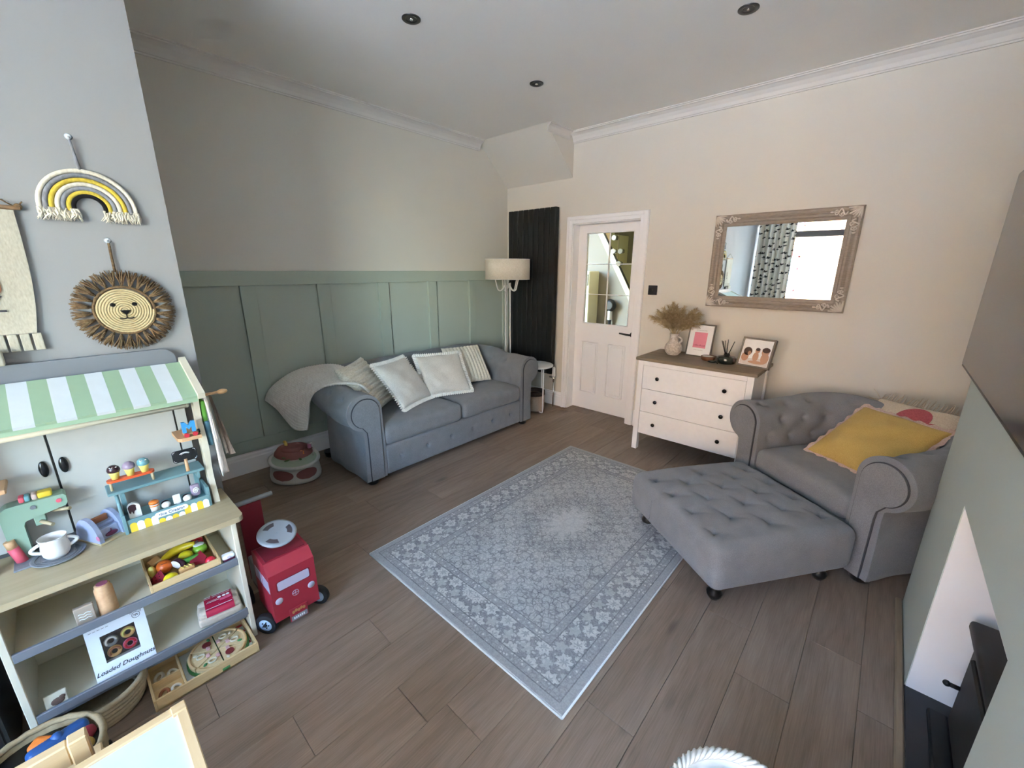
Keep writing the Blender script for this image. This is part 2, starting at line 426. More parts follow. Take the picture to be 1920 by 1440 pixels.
# sage panelling: boards proud of the wall
MB().bx(XL, XL+0.004, YP, YB, 0.1, 1.52).build('panel_field', 'wall_sage', wl)
MB().bx(XL, XL+0.028, YP, YB, 1.420, 1.522, 0.002).build('panel_rail', 'sage_wood', wl)
MB().bx(XL, XL+0.016, YP, YB, 0.165, 0.26, 0.002).build('panel_rail', 'sage_wood', wl)
for yc in (0.447, 0.999, 1.550, 2.100, 2.652, 3.207, 3.752):
    MB().bx(XL, XL+0.026, yc-0.052, yc+0.052, 0.26, 1.4195, 0.002).build('panel_stile', 'sage_wood', wl)
# skirting boards
sprof = [(0, 0), (0.018, 0), (0.018, 0.115), (0.013, 0.125), (0.013, 0.140), (0.007, 0.150), (0.007, 0.162), (0, 0.165)]
def skirt(name, fn, label):
    m = MB(); n = len(sprof); vs = [fn(0, d, z) for d, z in sprof] + [fn(1, d, z) for d, z in sprof]
    m.add(vs, [(i, (i+1) % n, n+(i+1) % n, n+i) for i in range(n)] + [tuple(range(n)), tuple(range(n, 2*n))[::-1]])
    struct(m.build(name, 'gloss_white'), label)
skirt('baseboard_left', lambda e, d, z: (XL+d, (YP if e == 0 else YB), z), 'white moulded skirting along the left wall')
skirt('baseboard_back', lambda e, d, z: ((XL if e == 0 else -2.63), YB-d, z), 'white moulded skirting behind the radiator')
skirt('baseboard_alcove', lambda e, d, z: ((-1.745 if e == 0 else XR), YB-d, z), 'white moulded skirting right of the door')
skirt('baseboard_right', lambda e, d, z: (XR-d, (CY1 if e == 0 else YB-0.018), z), 'white skirting on the alcove wall')
skirt('baseboard_partition', lambda e, d, z: (XP+d, (YF if e == 0 else YP), z), 'white skirting under the white wall')
# ------------------------------------------------------------------ door_1: white door with six glazed panes over two panels
door = thing('door_1', 'white door with six glazed panes and two lower panels', 'door', (-2.2, YB+0.1, 0)); del door['category']; struct(door)
AX0, AX1, AZ = -2.640, -1.752, 2.062
YA = YB-0.022
m = MB().bx(AX0, DX0+0.004, YA, YB+0.001, 0.0, AZ, 0.003).bx(DX1-0.004, AX1, YA, YB+0.001, 0.0, AZ, 0.003).bx(DX0+0.004, DX1-0.004, YA, YB+0.001, DZ-0.004, AZ, 0.003)
m.bx(AX0+0.004, DX0-0.03, YA-0.008, YA+0.002, 0.0, AZ-0.004, 0.003).bx(DX1+0.03, AX1-0.004, YA-0.008, YA+0.002, 0.0, AZ-0.004, 0.003).bx(DX0-0.03, DX1+0.03, YA-0.008, YA+0.002, DZ+0.03, AZ-0.004, 0.003)
m.build('architrave', 'gloss_white', door)
m = MB().bx(DX0-0.001, DX0+0.012, YB-0.001, YB+0.139, 0, DZ).bx(DX1-0.012, DX1+0.001, YB-0.001, YB+0.139, 0, DZ).bx(DX0, DX1, YB-0.001, YB+0.139, DZ-0.012, DZ+0.001)
m.build('door_lining', 'gloss_white', door)
YD = YB+0.105                                     # room face of the door leaf
GX0, GX1, GZ0, GZ1 = -2.468, -1.943, 0.982, 1.900
LX0, LX1 = DX0+0.013, DX1-0.013
m = MB().bx(LX0, GX0, YD, YD+0.035, 0.008, DZ-0.014).bx(GX1, LX1, YD, YD+0.035, 0.008, DZ-0.014).bx(GX0, GX1, YD, YD+0.035, GZ1, DZ-0.014)
pan = [(-2.466, -2.270, 0.205, 0.778), (-2.146, -1.950, 0.205, 0.778)]
m.bx(GX0, GX1, YD, YD+0.035, pan[0][3], GZ0).bx(GX0, GX1, YD, YD+0.035, 0.008, pan[0][2]).bx(pan[0][1], pan[1][0], YD, YD+0.035, pan[0][2], pan[0][3])
leaf = m.build('door_leaf', 'gloss_white', door)
for (x0, x1, z0, z1) in pan:
    mm = MB().bx(x0, x1, YD+0.012, YD+0.03, z0, z1)
    mm.rbox(((x0+x1)/2, YD+0.012, (z0+z1)/2), (x1-x0-0.05, 0.016, z1-z0-0.05), 0.007, 3)
    for a, b in (((x0, z0), (x1, z0)), ((x1, z0), (x1, z1)), ((x1, z1), (x0, z1)), ((x0, z1), (x0, z0))):
        mm.tube([(a[0], YD+0.004, a[1]), (b[0], YD+0.004, b[1])], 0.007, 6)
    mm.build('door_panel', 'gloss_white', door)
gw, gh = (GX1-GX0)/2, (GZ1-GZ0)/3
for i in range(2):
    for j in range(3):
        MB().bx(GX0+i*gw+0.003, GX0+(i+1)*gw-0.003, YD+0.014, YD+0.018, GZ0+j*gh+0.003, GZ0+(j+1)*gh-0.003).build('pane', 'glass_door', door)
m = MB().bx(GX0+gw-0.005, GX0+gw+0.005, YD+0.008, YD+0.026, GZ0, GZ1)
for j in (1, 2): m.bx(GX0, GX1, YD+0.008, YD+0.026, GZ0+j*gh-0.004, GZ0+j*gh+0.004)
for a, b in (((GX0, GZ0), (GX1, GZ0)), ((GX1, GZ0), (GX1, GZ1)), ((GX1, GZ1), (GX0, GZ1)), ((GX0, GZ1), (GX0, GZ0))):
    m.tube([(a[0], YD+0.002, a[1]), (b[0], YD+0.002, b[1])], 0.006, 6)
m.build('glazing_bar', 'gloss_white', door)
plain('black_metal', '#17171a', rough=0.35, var=0.1)
m = MB().cyl((-1.878, YD, 0.906), (-1.878, YD-0.010, 0.906), 0.026).cyl((-1.878, YD-0.008, 0.906), (-1.878, YD-0.05, 0.906), 0.009)
m.tube([(-1.878, YD-0.048, 0.906), (-1.92, YD-0.052, 0.908), (-2.00, YD-0.050, 0.914)], [0.009, 0.010, 0.008], 10)
m.build('door_handle', 'black_metal', door)
# ------------------------------------------------------------------ window_1 and the street outside (seen in the mirror)
plain('frame_dark', '#2b2c31', rough=0.4); plain('frame_white', '#e9e9ea', rough=0.4)
win = thing('window_1', 'wide street window with dark transom bar', 'window', (-0.07, YF-0.1, WZ0)); del win['category']; struct(win)
yw = YF-0.13
m = MB().bx(WX0, WX0+0.06, yw-0.03, yw+0.03, WZ0, WZ1).bx(WX1-0.06, WX1, yw-0.03, yw+0.03, WZ0, WZ1).bx(WX0, WX1, yw-0.03, yw+0.03, WZ0, WZ0+0.06).bx(WX0, WX1, yw-0.03, yw+0.03, WZ1-0.05, WZ1)
m.bx(-0.10, -0.04, yw-0.03, yw+0.03, WZ0, WZ1)
m.build('window_frame', 'frame_white', win)
MB().bx(WX0+0.06, WX1-0.06, yw-0.035, yw+0.035, 2.17, 2.29, 0.006).build('transom', 'frame_dark', win)
for x0, x1 in ((WX0+0.06, -0.10), (-0.04, WX1-0.06)):
    for z0, z1 in ((WZ0+0.06, 2.17), (2.29, WZ1-0.05)):
        MB().bx(x0, x1, yw-0.004, yw+0.004, z0, z1).build('pane', 'glass', win)
MB().bx(WX0-0.05, WX1+0.05, YF-0.08, YF+0.10, WZ0-0.035, WZ0, 0.006).build('window_sill', 'gloss_white', win)
# curtain with dark leaf sprigs
q = N('curtain'); co = q.sep()
lo = q.vor(q.map(scale=(1, 0.0, 1)), scale=9.0, rand=0.8, out='Position') if False else None
vx = q.n('ShaderNodeTexVoronoi', feature='F1'); q.l(q.map(scale=(1, 0, 1)), vx.inputs['Vector']); vx.inputs['Scale'].default_value = 8.5; vx.inputs['Randomness'].default_value = 0.75
df = q.n('ShaderNodeVectorMath', operation='SUBTRACT'); q.l(q.map(scale=(8.5, 0, 8.5)), df.inputs[0])
ps = q.n('ShaderNodeVectorMath', operation='SCALE'); q.l(vx.outputs['Position'], ps.inputs[0]); ps.inputs['Scale'].default_value = 8.5
q.l(ps.outputs[0], df.inputs[1]); d3 = q.sep(df.outputs[0])
rad = q.ma('SQRT', q.ma('ADD', q.ma('MULTIPLY', d3[0], d3[0]), q.ma('MULTIPLY', d3[2], d3[2])))
ang = q.ma('ARCTAN2', d3[2], d3[0])
pet = q.ma('ABSOLUTE', q.ma('SINE', q.ma('MULTIPLY', ang, 2.5)))
lim = q.ma('MULTIPLY', q.ma('ADD', 0.12, q.ma('MULTIPLY', pet, 0.20)), q.rng(d3[2], -0.06, 0.02, 0.35, 1.0))
ink = q.ma('LESS_THAN', rad, lim)
q.col(q.mix(ink, srgb('#e6e0d2'), srgb('#17171b'))).rough(0.9).spec(0.1); q.b.inputs['Transmission Weight'].default_value = 0.0; q.done('curtain')
m = MB(); m.grid(lambda u, v: (-2.09+0.60*u, YCUR+0.035*math.sin(u*44)+0.012*math.sin(u*17+v*3), 0.06+2.50*v), 120, 12)
m.grid(lambda u, v: (-2.09+0.60*u, YCUR+0.006+0.035*math.sin(u*44)+0.012*math.sin(u*17+v*3), 0.06+2.50*v), 120, 12)
tag(m.build('curtain', 'curtain', loc=(-1.79, YCUR, 0.06)), 'cream curtain printed with black sprigs hanging beside the street window', 'curtain')
tag(MB().cyl((-2.12, YCUR, 2.585), (1.55, YCUR, 2.585), 0.014).build('curtain_pole', 'brushed_dark', loc=(-0.6, YCUR, 2.58)), 'dark metal curtain pole across the bay window', 'pole')
# house across the street
q = N('brick'); v = q.map(q.obj(), rot=(R(90), 0, 0))
br = q.n('ShaderNodeTexBrick'); q.l(v, br.inputs['Vector']); br.inputs['Scale'].default_value = 1.0
br.inputs['Brick Width'].default_value = 0.225; br.inputs['Row Height'].default_value = 0.075; br.inputs['Mortar Size'].default_value = 0.006
br.inputs['Color1'].default_value = srgb('#a8805a'); br.inputs['Color2'].default_value = srgb('#956b48'); br.inputs['Mortar'].default_value = srgb('#cdb48c')
q.col(br.outputs[0]).rough(0.9); q.done('brick')
plain('street', '#cfccc6', rough=0.9, var=0.1, scale=4); plain('red_paint_frame', '#8c2f35', rough=0.5); plain('stone_light', '#d8d2c4', rough=0.8)
plain('sky_glass', '#9fb4c8', rough=0.08); plain('slate_roof', '#5c5a62', rough=0.7)
HY = -15.0
house = thing('brick_house', 'sunlit orange brick house across the street, seen in the mirror', 'house', (-4, HY, -0.4))
MB().bx(-16, 9, HY-6, HY, -0.4, 5.9).build('facade', 'brick', house)
MB().add([(-16.3, HY+0.35, 5.85), (9.3, HY+0.35, 5.85), (9.3, HY-3, 8.2), (-16.3, HY-3, 8.2), (9.3, HY-6.3, 5.85), (-16.3, HY-6.3, 5.85)], [(0, 1, 2, 3), (3, 2, 4, 5), (0, 3, 5), (1, 4, 2), (0, 5, 4, 1)]).build('roof', 'slate_roof', house)
for wx0, wz0, ww, wh in ((-4.45, 0.62, 1.15, 1.55), (-4.45, 3.35, 1.15, 1.45), (-8.2, 0.62, 1.15, 1.55), (-8.2, 3.35, 1.15, 1.45), (0.4, 0.62, 1.15, 1.55), (0.4, 3.35, 1.15, 1.45)):
    f = MB()
    f.bx(wx0, wx0+0.09, HY-0.02, HY+0.03, wz0, wz0+wh).bx(wx0+ww-0.09, wx0+ww, HY-0.02, HY+0.03, wz0, wz0+wh).bx(wx0, wx0+ww, HY-0.02, HY+0.03, wz0+wh-0.09, wz0+wh).bx(wx0, wx0+ww, HY-0.02, HY+0.03, wz0, wz0+0.09).bx(wx0, wx0+ww, HY-0.02, HY+0.03, wz0+wh*0.62, wz0+wh*0.62+0.07)
    fo = f.build('window', 'red_paint_frame', house)
    MB().bx(wx0+0.09, wx0+ww-0.09, HY-0.01, HY+0.012, wz0+0.09, wz0+wh-0.09).build('pane', 'sky_glass', fo)
    MB().bx(wx0-0.12, wx0+ww+0.12, HY-0.02, HY+0.09, wz0-0.12, wz0).build('sill', 'stone_light', fo)
    pts = [(wx0-0.1, wz0+wh)] + [(wx0-0.1+(ww+0.2)*i/8, wz0+wh+0.10+0.12*math.sin(PI*i/8)) for i in range(9)] + [(wx0+ww+0.1, wz0+wh)]
    MB().prism(pts, 0.06, frame((0, HY+0.04, 0), (1, 0, 0), (0, 0, 1), (0, -1, 0))).build('window_head', 'red_paint_frame', fo)
struct(MB().bx(-30, 25, HY-0.5, YF-0.35, -0.6, -0.4).build('ground', 'street'), 'grey street between the houses')
# ------------------------------------------------------------------ hall behind the glazed door
struct(MB().bx(-4.6, -0.9, YB+0.14, 7.0, -0.12, 0.0).build('floor_hall', 'floor_oak'), 'hall floor beyond the door')
struct(MB().bx(-4.6, -0.9, YB+0.14, 7.0, 2.9, 3.0).build('ceiling_hall', 'hall_cream'), 'hall ceiling beyond the door')
struct(MB().bx(-4.6, -0.9, 6.2, 6.3, 0, 2.9).build('wall_hall_far', 'hall_grey'), 'far hall wall behind the stairs')
struct(MB().bx(-4.7, -4.6, YB+0.14, 6.3, 0, 2.9).build('wall_hall_left', 'hall_grey'), 'left hall wall')
struct(MB().bx(-0.95, -0.85, YB+0.14, 6.3, 0, 2.9).build('wall_hall_right', 'hall_grey'), 'right hall wall')
stair = thing('staircase', 'cream staircase with glass balustrade seen through the door panes', 'staircase', (-2.5, 5.3, 0))
sl = (2.019-1.184)/(-3.112+2.610)
zl = lambda x: 1.184+sl*(x+2.610)                 # lower edge of the string
def band(x0, x1, d0, d1, y0, y1): return [(x0, y0, zl(x0)+d0), (x1, y0, zl(x1)+d0), (x1, y0, zl(x1)+d1), (x0, y0, zl(x0)+d1), (x0, y1, zl(x0)+d0), (x1, y1, zl(x1)+d0), (x1, y1, zl(x1)+d1), (x0, y1, zl(x0)+d1)]
BF = [(0, 1, 2, 3), (7, 6, 5, 4), (0, 4, 5, 1), (1, 5, 6, 2), (2, 6, 7, 3), (3, 7, 4, 0)]
MB().add([(-4.5, 5.22, 0), (-1.95, 5.22, 0), (-1.95, 5.22, 0.05), (-3.6, 5.22, 2.85), (-4.5, 5.22, 2.85), (-4.5, 5.27, 0), (-1.95, 5.27, 0), (-1.95, 5.27, 0.05), (-3.6, 5.27, 2.85), (-4.5, 5.27, 2.85)],
         [(0, 1, 2, 3, 4), (9, 8, 7, 6, 5), (0, 5, 6, 1), (1, 6, 7, 2), (2, 7, 8, 3), (3, 8, 9, 4), (4, 9, 5, 0)]).build('spandrel', 'hall_grey', stair)
MB().add(band(-3.55, -1.9, 0.0, 0.13, 5.18, 5.24), BF).build('string', 'hall_cream', stair)
MB().add(band(-3.55, -1.9, 0.13, 0.145, 5.19, 5.23), BF).build('shadow_groove', 'black_metal', stair)
for i in range(7):
    xx = -1.95-0.24*i; MB().bx(xx-0.30, xx, 5.27, 6.15, 0.0, max(0.16, zl(xx)-0.05)).build('step', 'hall_cream', stair)
pane('balustrade_glass', (0.90, 0.93, 0.84, 1), 0.2)
for x0, x1 in ((-3.50, -2.815), (-2.80, -1.95)):
    MB().add(band(x0, x1, 0.16, 0.90, 5.195, 5.207), BF).build('glass_panel', 'balustrade_glass', stair)
MB().add(band(-3.55, -1.9, 0.38, 0.44, 6.02, 6.08), BF).build('wall_string', 'hall_cream', stair)
for sx_, sz_ in ((-2.86, 1.946), (-2.861, 1.777), (-2.756, 1.774), (-2.771, 1.616)):
    MB().cyl((sx_, 5.24, sz_), (sx_, 5.17, sz_), 0.032, seg=20).build('standoff', 'chrome', stair)
fr = thing('hall_cabinet', 'tall cream cabinet standing in the hall behind the door glass', 'cabinet', (-3.35, 5.05, 0))
MB().bx(-3.75, -3.06, 4.95, 5.20, 0, 1.52, 0.01).build('body', 'hall_cream', fr)
MB().bx(-3.22, -3.08, 4.940, 4.952, 1.33, 1.48, 0.003).build('picture_panel', 'hall_grey', fr)
vc = thing('cordless_vacuum', 'black and white cordless vacuum hung on the hall wall', 'vacuum', (-2.84, 5.15, 0.75))
MB().lathe([(0.03, 0), (0.075, 0.01), (0.085, 0.05), (0.05, 0.08)], 20, frame((-2.84, 5.20, 1.07), (1, 0, 0), (0, 0, 1), (0, -1, 0))).build('motor_head', 'black_metal', vc)
MB().bx(-2.865, -2.815, 5.13, 5.19, 0.87, 1.0, 0.012).build('handle', 'frame_white', vc)
MB().cyl((-2.84, 5.17, 0.30), (-2.84, 5.17, 0.88), 0.018).bx(-2.92, -2.76, 5.10, 5.2, 0.25, 0.31, 0.01).build('wand', 'black_metal', vc)
hl = thing('hall_fill_light', 'unseen round ceiling light added to brighten the hall beyond the door', 'light', (-2.2, 4.6, 2.86))  # unseen lamp, put in to brighten the hall behind the door glass
q = N('fill_glow'); q.b.inputs['Emission Color'].default_value = (1.0, 0.86, 0.55, 1); q.b.inputs['Emission Strength'].default_value = 3.2; q.col((0.9, 0.85, 0.7, 1)); q.done('fill_glow')
MB().lathe([(0.0, 0.0), (0.16, 0.01), (0.18, 0.04)], 28, Matrix.Translation((-2.2, 4.6, 2.855))).build('diffuser', 'fill_glow', hl)
MB().lathe([(0.18, 0.0), (0.19, 0.0), (0.19, 0.05), (0.18, 0.05)], 28, Matrix.Translation((-2.2, 4.6, 2.85)), cap=False).build('ring', 'chrome', hl)

# ------------------------------------------------------------------ chesterfield seating
fabric('sofa_grey', '#8a8c8f', '#727478', scale=1500, bump=0.15)
plain('piping_dark', '#3c3d42', rough=0.8); plain('foot_black', '#15120f', rough=0.3)
RR = 0.132
def cprofile(H, ins=0.0, z0=0.05, ni=30, na=44, no=8):
    """closed arm section: o = distance outwards from the inner face"""
    r = RR-ins; zc = H-RR; pts = []
    for i in range(ni): pts.append((ins, z0+(zc-z0)*i/ni))
    for i in range(na+1):
        a = PI - (PI+R(72))*i/na; pts.append((RR+r*math.cos(a), zc+r*math.sin(a)))
    zo = zc-RR*1.02; oo = 0.158-ins
    for i in range(no+1): pts.append((oo, zo-(zo-z0)*i/no) if i else (oo+0.004, zo-ins*0.2))
    return pts
def chesterfield(t, W, D, Ha, Hb, tufts, depth, cushions, rail_dimples, mat='sofa_grey', rc=0.13, feet=True):
    segs = [D-rc, PI/2*rc, W-2*rc, PI/2*rc, D-rc]; tot = sum(segs)
    def path(s):
        a = s
        if a <= segs[0]: return (-W/2, a), (-1, 0)
        a -= segs[0]
        if a <= segs[1]:
            th = a/rc; return (-W/2+rc-rc*math.cos(th), D-rc+rc*math.sin(th)), (-math.cos(th), math.sin(th))
        a -= segs[1]
        if a <= segs[2]: return (-W/2+rc+a, D), (0, 1)
        a -= segs[2]
        if a <= segs[3]:
            th = a/rc; return (W/2-rc+rc*math.sin(th), D-rc+rc*math.cos(th)), (math.sin(th), math.cos(th))
        a -= segs[3]
        return (W/2, D-rc-a), (1, 0)
    def hh(s):
        d = min(s, tot-s); k = max(0, min(1, (d-0.25)/max(0.05, segs[0]+0.15-0.25))); k = k*k*(3-2*k); return Ha+(Hb-Ha)*k
    def disp(s, z, l):
        e = 0.0
        for ts, tl in tufts:
            ds, dl = s-ts, l-tl; d2 = ds*ds+dl*dl
            if d2 < 0.05: e += depth*(0.8*math.exp(-d2/(2*0.013**2)) + 0.6*math.exp(-d2/(2*0.042**2)))
        return e
    def strip(s0, s1, ns):
        rows = []
        for i in range(ns+1):
            s = s0+(s1-s0)*i/ns; (px, py), (nx, ny) = path(s); pr = cprofile(hh(s)); row = []
            n = len(pr); l = 0.0
            for k, (o, z) in enumerate(pr):
                if k: l += math.hypot(o-pr[k-1][0], z-pr[k-1][1])
                a, b = pr[max(k-1, 0)], pr[min(k+1, n-1)]; tx, tz = b[0]-a[0], b[1]-a[1]; L = math.hypot(tx, tz) or 1
                no, nz = -tz/L, tx/L; e = -disp(s, z, l)
                soft = 0.004*math.sin(s*23+l*9)
                row.append((px+nx*(o+no*(e+soft)), py+ny*(o+no*(e+soft)), z+nz*(e+soft)))
            rows.append(row)
        return rows
    def sheet(rows, caps):
        mb = MB(); n = len(rows[0]); vs = [p for r in rows for p in r]
        fs = [(i*n+k, (i+1)*n+k, (i+1)*n+k+1, i*n+k+1) for i in range(len(rows)-1) for k in range(n-1)]
        fs += [(i*n+n-1, (i+1)*n+n-1, (i+1)*n, i*n) for i in range(len(rows)-1)]
        mb.add(vs, fs, None, True)
        for c in caps: mb.add(rows[c], [tuple(range(n))])
        return mb
    sA, sB = segs[0]+segs[1]*0.5, tot-segs[0]-segs[1]*0.5
    rl, rb, rr_ = strip(0, sA, 84), strip(sA, sB, max(80, int(W*100))), strip(sB, tot, 84)
    al = sheet(rl, [0]).build('arm', mat, t, local=True); sheet(rb, []).build('backrest', mat, t, local=True); ar = sheet(rr_, [-1]).build('arm', mat, t, local=True)
    for sg, par in ((-1, al), (1, ar)):
        pr = cprofile(Ha, 0.030, z0=0.055, na=26); poly = [(sg*(W/2+o), z) for o, z in pr]
        mb = MB(); n = len(poly)
        mb.add([(x, -0.014, z) for x, z in poly] + [(x, 0.004, z) for x, z in poly], [tuple(range(n))] + [(i, (i+1) % n, n+(i+1) % n, n+i) for i in range(n)])
        mb.build('facing', mat, par, local=True)
        MB().tube([(x, -0.006, z) for x, z in poly], 0.0055, 6, closed=True).build('piping', mat if False else 'piping_dark', par, local=True)
    # base rail with buttoned front
    def rail(x, y, z):
        e = 0.0
        for bx_ in rail_dimples:
            d2 = (x-bx_)**2+(z-0.0)**2; e += 0.020*math.exp(-d2/(2*0.010**2))+0.010*math.exp(-d2/(2*0.04**2))
        return (x, y+(e if y < 0 else 0), z)
    MB().rbox((0, D/2+0.01, 0.167), (W-0.004, D+0.02, 0.234), 0.02, (int(150*W), 4, 24), rail).build('base_rail', mat, t, local=True)
    for bx_ in rail_dimples: MB().sph((bx_, 0.019, 0.167), (0.009, 0.006, 0.009), 10, 6).build('button', mat, t, local=True)
    # seat cushions
    cw = W/cushions
    for i in range(cushions):
        cx = -W/2+cw*(i+0.5)
        def puff(x, y, z, w=cw, d=D): 
            k = (1-(2*x/w)**2)*(1-(2*y/d)**2); return (x, y, z+(0.022*max(0, k)**0.6 if z > 0 else 0))
        MB().rbox((cx, D/2-0.012, 0.355), (cw-0.006, D-0.002, 0.15), 0.045, (16, 16, 4), puff).build('seat_cushion', mat, t, local=True)
        zz = 0.395
        w2, d2_, r2 = (cw-0.006)/2, (D-0.002)/2, 0.04
        loop = [(cx+x, D/2-0.012+y, zz) for x, y in arc(-w2+r2, -d2_+r2, r2, 180, 270, 4)+arc(w2-r2, -d2_+r2, r2, 270, 360, 4)+arc(w2-r2, d2_-r2, r2, 0, 90, 4)+arc(-w2+r2, d2_-r2, r2, 90, 180, 4)]
    foot = [(0.0, 0), (0.034, 0), (0.044, 0.010), (0.046, 0.03), (0.05, 0.042), (0.05, 0.052)]
    for fx in (-W/2-0.09, W/2+0.09):
        for fy in (0.06, D+0.10): MB().lathe(foot, 18, Matrix.Translation((fx, fy, 0))).build('foot', 'foot_black', t, local=True)
    return path
SW, SD = 1.52, 0.645
sofa = thing('chesterfield_sofa', 'grey fabric two-seat chesterfield sofa with rolled arms against the sage panelling', 'sofa', (-2.565, 2.222, 0), R(90))
tot = 2*(SD-0.13)+PI*0.13+(SW-0.26); tf = []
for i in range(3): tf += [(0.16+0.18*i, 0.44), (tot-0.16-0.18*i, 0.44), (0.25+0.18*i, 0.62), (tot-0.25-0.18*i, 0.62), (0.16+0.18*i, 0.84), (tot-0.16-0.18*i, 0.84)]
for i in range(8): tf += [(0.82+0.19*i, 0.46), (0.82+0.095+0.19*i, 0.62)]
chesterfield(sofa, SW, SD, 0.705, 0.765, tf, 0.024, 2, [-0.62+0.248*i for i in range(6)])
CW, CD = 0.62, 0.60
c_ang = R(-35.5)
cx_, cy_ = Vector((math.cos(c_ang), math.sin(c_ang))), Vector((-math.sin(c_ang), math.cos(c_ang)))
c_org = (-0.225, 2.722)
chair = thing('chesterfield_chair', 'grey fabric chesterfield armchair turned diagonally in the alcove', 'armchair', (c_org[0], c_org[1], 0), c_ang)
tot = 2*(CD-0.13)+PI*0.13+(CW-0.26); tf = []
for i in range(3): tf += [(0.10+0.17*i, 0.44), (tot-0.10-0.17*i, 0.44), (0.185+0.17*i, 0.56), (tot-0.185-0.17*i, 0.56), (0.10+0.17*i, 0.69), (tot-0.10-0.17*i, 0.69)]
for i in range(4): tf += [(0.62+0.15*i, 0.44), (0.695+0.15*i, 0.57), (0.62+0.15*i, 0.70)]
chesterfield(chair, CW, CD, 0.705, 0.74, tf, 0.028, 1, [-0.15, 0.0, 0.15])
# buttoned footstool pushed against the chair
ft = thing('buttoned_footstool', 'large grey buttoned footstool with black feet in front of the armchair', 'footstool', (-0.455, 2.335, 0), c_ang)
FW, FD = 0.80, 0.80
fb_pts = []
for j in range(5):
    for i in range(4 if j % 2 == 0 else 3): fb_pts.append(((i-1.5 if j % 2 == 0 else i-1.0)*0.17, (j-2)*0.155))
def ftop(x, y, z):
    e = 0.0
    if z > 0:
        k = max(0, (1-(2*x/FW)**2)*(1-(2*y/FD)**2)); e += 0.034*k**0.55
        for a, b in fb_pts:
            d2 = (x-a)**2+(y-b)**2
            e -= 0.026*math.exp(-d2/(2*0.010**2))+0.020*math.exp(-d2/(2*0.034**2))
            if d2 < 0.012:
                th = math.atan2(y-b, x-a); e -= 0.011*max(0, math.cos(4*th+PI))**5*math.exp(-d2/(2*0.045**2))
    return (x, y, z+e)
MB().rbox((0, 0, 0.215), (FW, FD, 0.235), 0.055, (88, 88, 6), ftop).build('cushion_top', 'sofa_grey', ft, local=True)
for a, b in fb_pts: MB().sph((a, b, 0.215+0.1175+0.034*max(0, (1-(2*a/FW)**2)*(1-(2*b/FD)**2))**0.55-0.042), (0.010, 0.010, 0.006), 10, 6).build('button', 'sofa_grey', ft, local=True)
MB().tube([(-0.16, -FD/2-0.001, 0.15+0.0*i) if i == 0 else (-0.15, -FD/2-0.0015, 0.11+0.16*(i/6)) for i in range(7)], 0.0022, 5).build('seam', 'sofa_grey', ft, local=True)
for fx in (-0.31, 0.31):
    for fy in (-0.31, 0.31):
        on_rug = 0.0125 if (fx < 0 and fy < 0) else 0.0      # this foot stands on the rug
        MB().lathe([(0.0, on_rug), (0.022, on_rug), (0.034, 0.02), (0.036, 0.035), (0.026, 0.05), (0.024, 0.062), (0.038, 0.075), (0.045, 0.085), (0.045, 0.11)], 18, Matrix.Translation((fx, fy, 0))).build('foot', 'foot_black', ft, local=True)

# ------------------------------------------------------------------ rug
q = N('rug_persian'); s3 = q.sep(); ax_, ay_ = q.ma('ABSOLUTE', s3[0]), q.ma('ABSOLUTE', s3[1])
HWr, HLr = 0.655, 0.99
d = q.ma('MINIMUM', q.ma('SUBTRACT', HWr, ax_), q.ma('SUBTRACT', HLr, ay_))
ab = q.n('ShaderNodeCombineXYZ'); q.l(ax_, ab.inputs[0]); q.l(s3[1], ab.inputs[1]); ab = ab.outputs[0]
wv = q.n('ShaderNodeTexNoise'); wv.inputs['Scale'].default_value = 16; q.l(ab, wv.inputs['Vector'])
wsub = q.n('ShaderNodeVectorMath', operation='SCALE'); q.l(wv.outputs['Color'], wsub.inputs[0]); wsub.inputs['Scale'].default_value = 0.045
wad = q.n('ShaderNodeVectorMath', operation='ADD'); q.l(ab, wad.inputs[0]); q.l(wsub.outputs[0], wad.inputs[1]); wp = wad.outputs[0]
cell = q.vor(wp, scale=46, feature='DISTANCE_TO_EDGE', rand=0.95); cell2 = q.vor(wp, scale=24, feature='DISTANCE_TO_EDGE', rand=1.0); f1 = q.vor(wp, scale=46)
vine = q.rng(cell2, 0.0, 0.09, 1.0, 0.0); vine2 = q.rng(cell, 0.02, 0.17, 1.0, 0.0)
def motif(period, offx, offy, petals, r0, r1):
    """flower lattice: light rosette with a dark outline, repeated every period metres (mirrored about the centre line)"""
    fx = q.ma('SUBTRACT', q.ma('FRACT', q.ma('ADD', q.ma('DIVIDE', ax_, period), offx)), 0.5); fy = q.ma('SUBTRACT', q.ma('FRACT', q.ma('ADD', q.ma('DIVIDE', ay_, period), offy)), 0.5)
    rr_ = q.ma('SQRT', q.ma('ADD', q.ma('MULTIPLY', fx, fx), q.ma('MULTIPLY', fy, fy))); th = q.ma('ARCTAN2', fy, fx)
    rr_ = q.ma('ADD', rr_, q.ma('ADD', q.ma('MULTIPLY', q.ma('COSINE', q.ma('MULTIPLY', th, float(petals))), r1), q.ma('MULTIPLY', q.ma('SUBTRACT', cell, 0.2), 0.32)))
    body = q.rng(rr_, r0-0.03, r0, 1.0, 0.0); edge = q.rng(q.ma('ABSOLUTE', q.ma('SUBTRACT', rr_, r0+0.02)), 0.0, 0.035, 1.0, 0.0); core = q.rng(rr_, r0*0.28, r0*0.42, 1.0, 0.0)
    return body, edge, core
mb1, me1, mc1 = motif(0.105, 0.0, 0.0, 6, 0.27, 0.05); mb2, me2, mc2 = motif(0.105, 0.5, 0.5, 4, 0.20, 0.06)
wear = q.noise(scale=3.0, detail=4, rough=0.65); wf = q.noise(scale=140, detail=2, rough=0.7); wm = q.noise(scale=34, detail=3, rough=0.7)
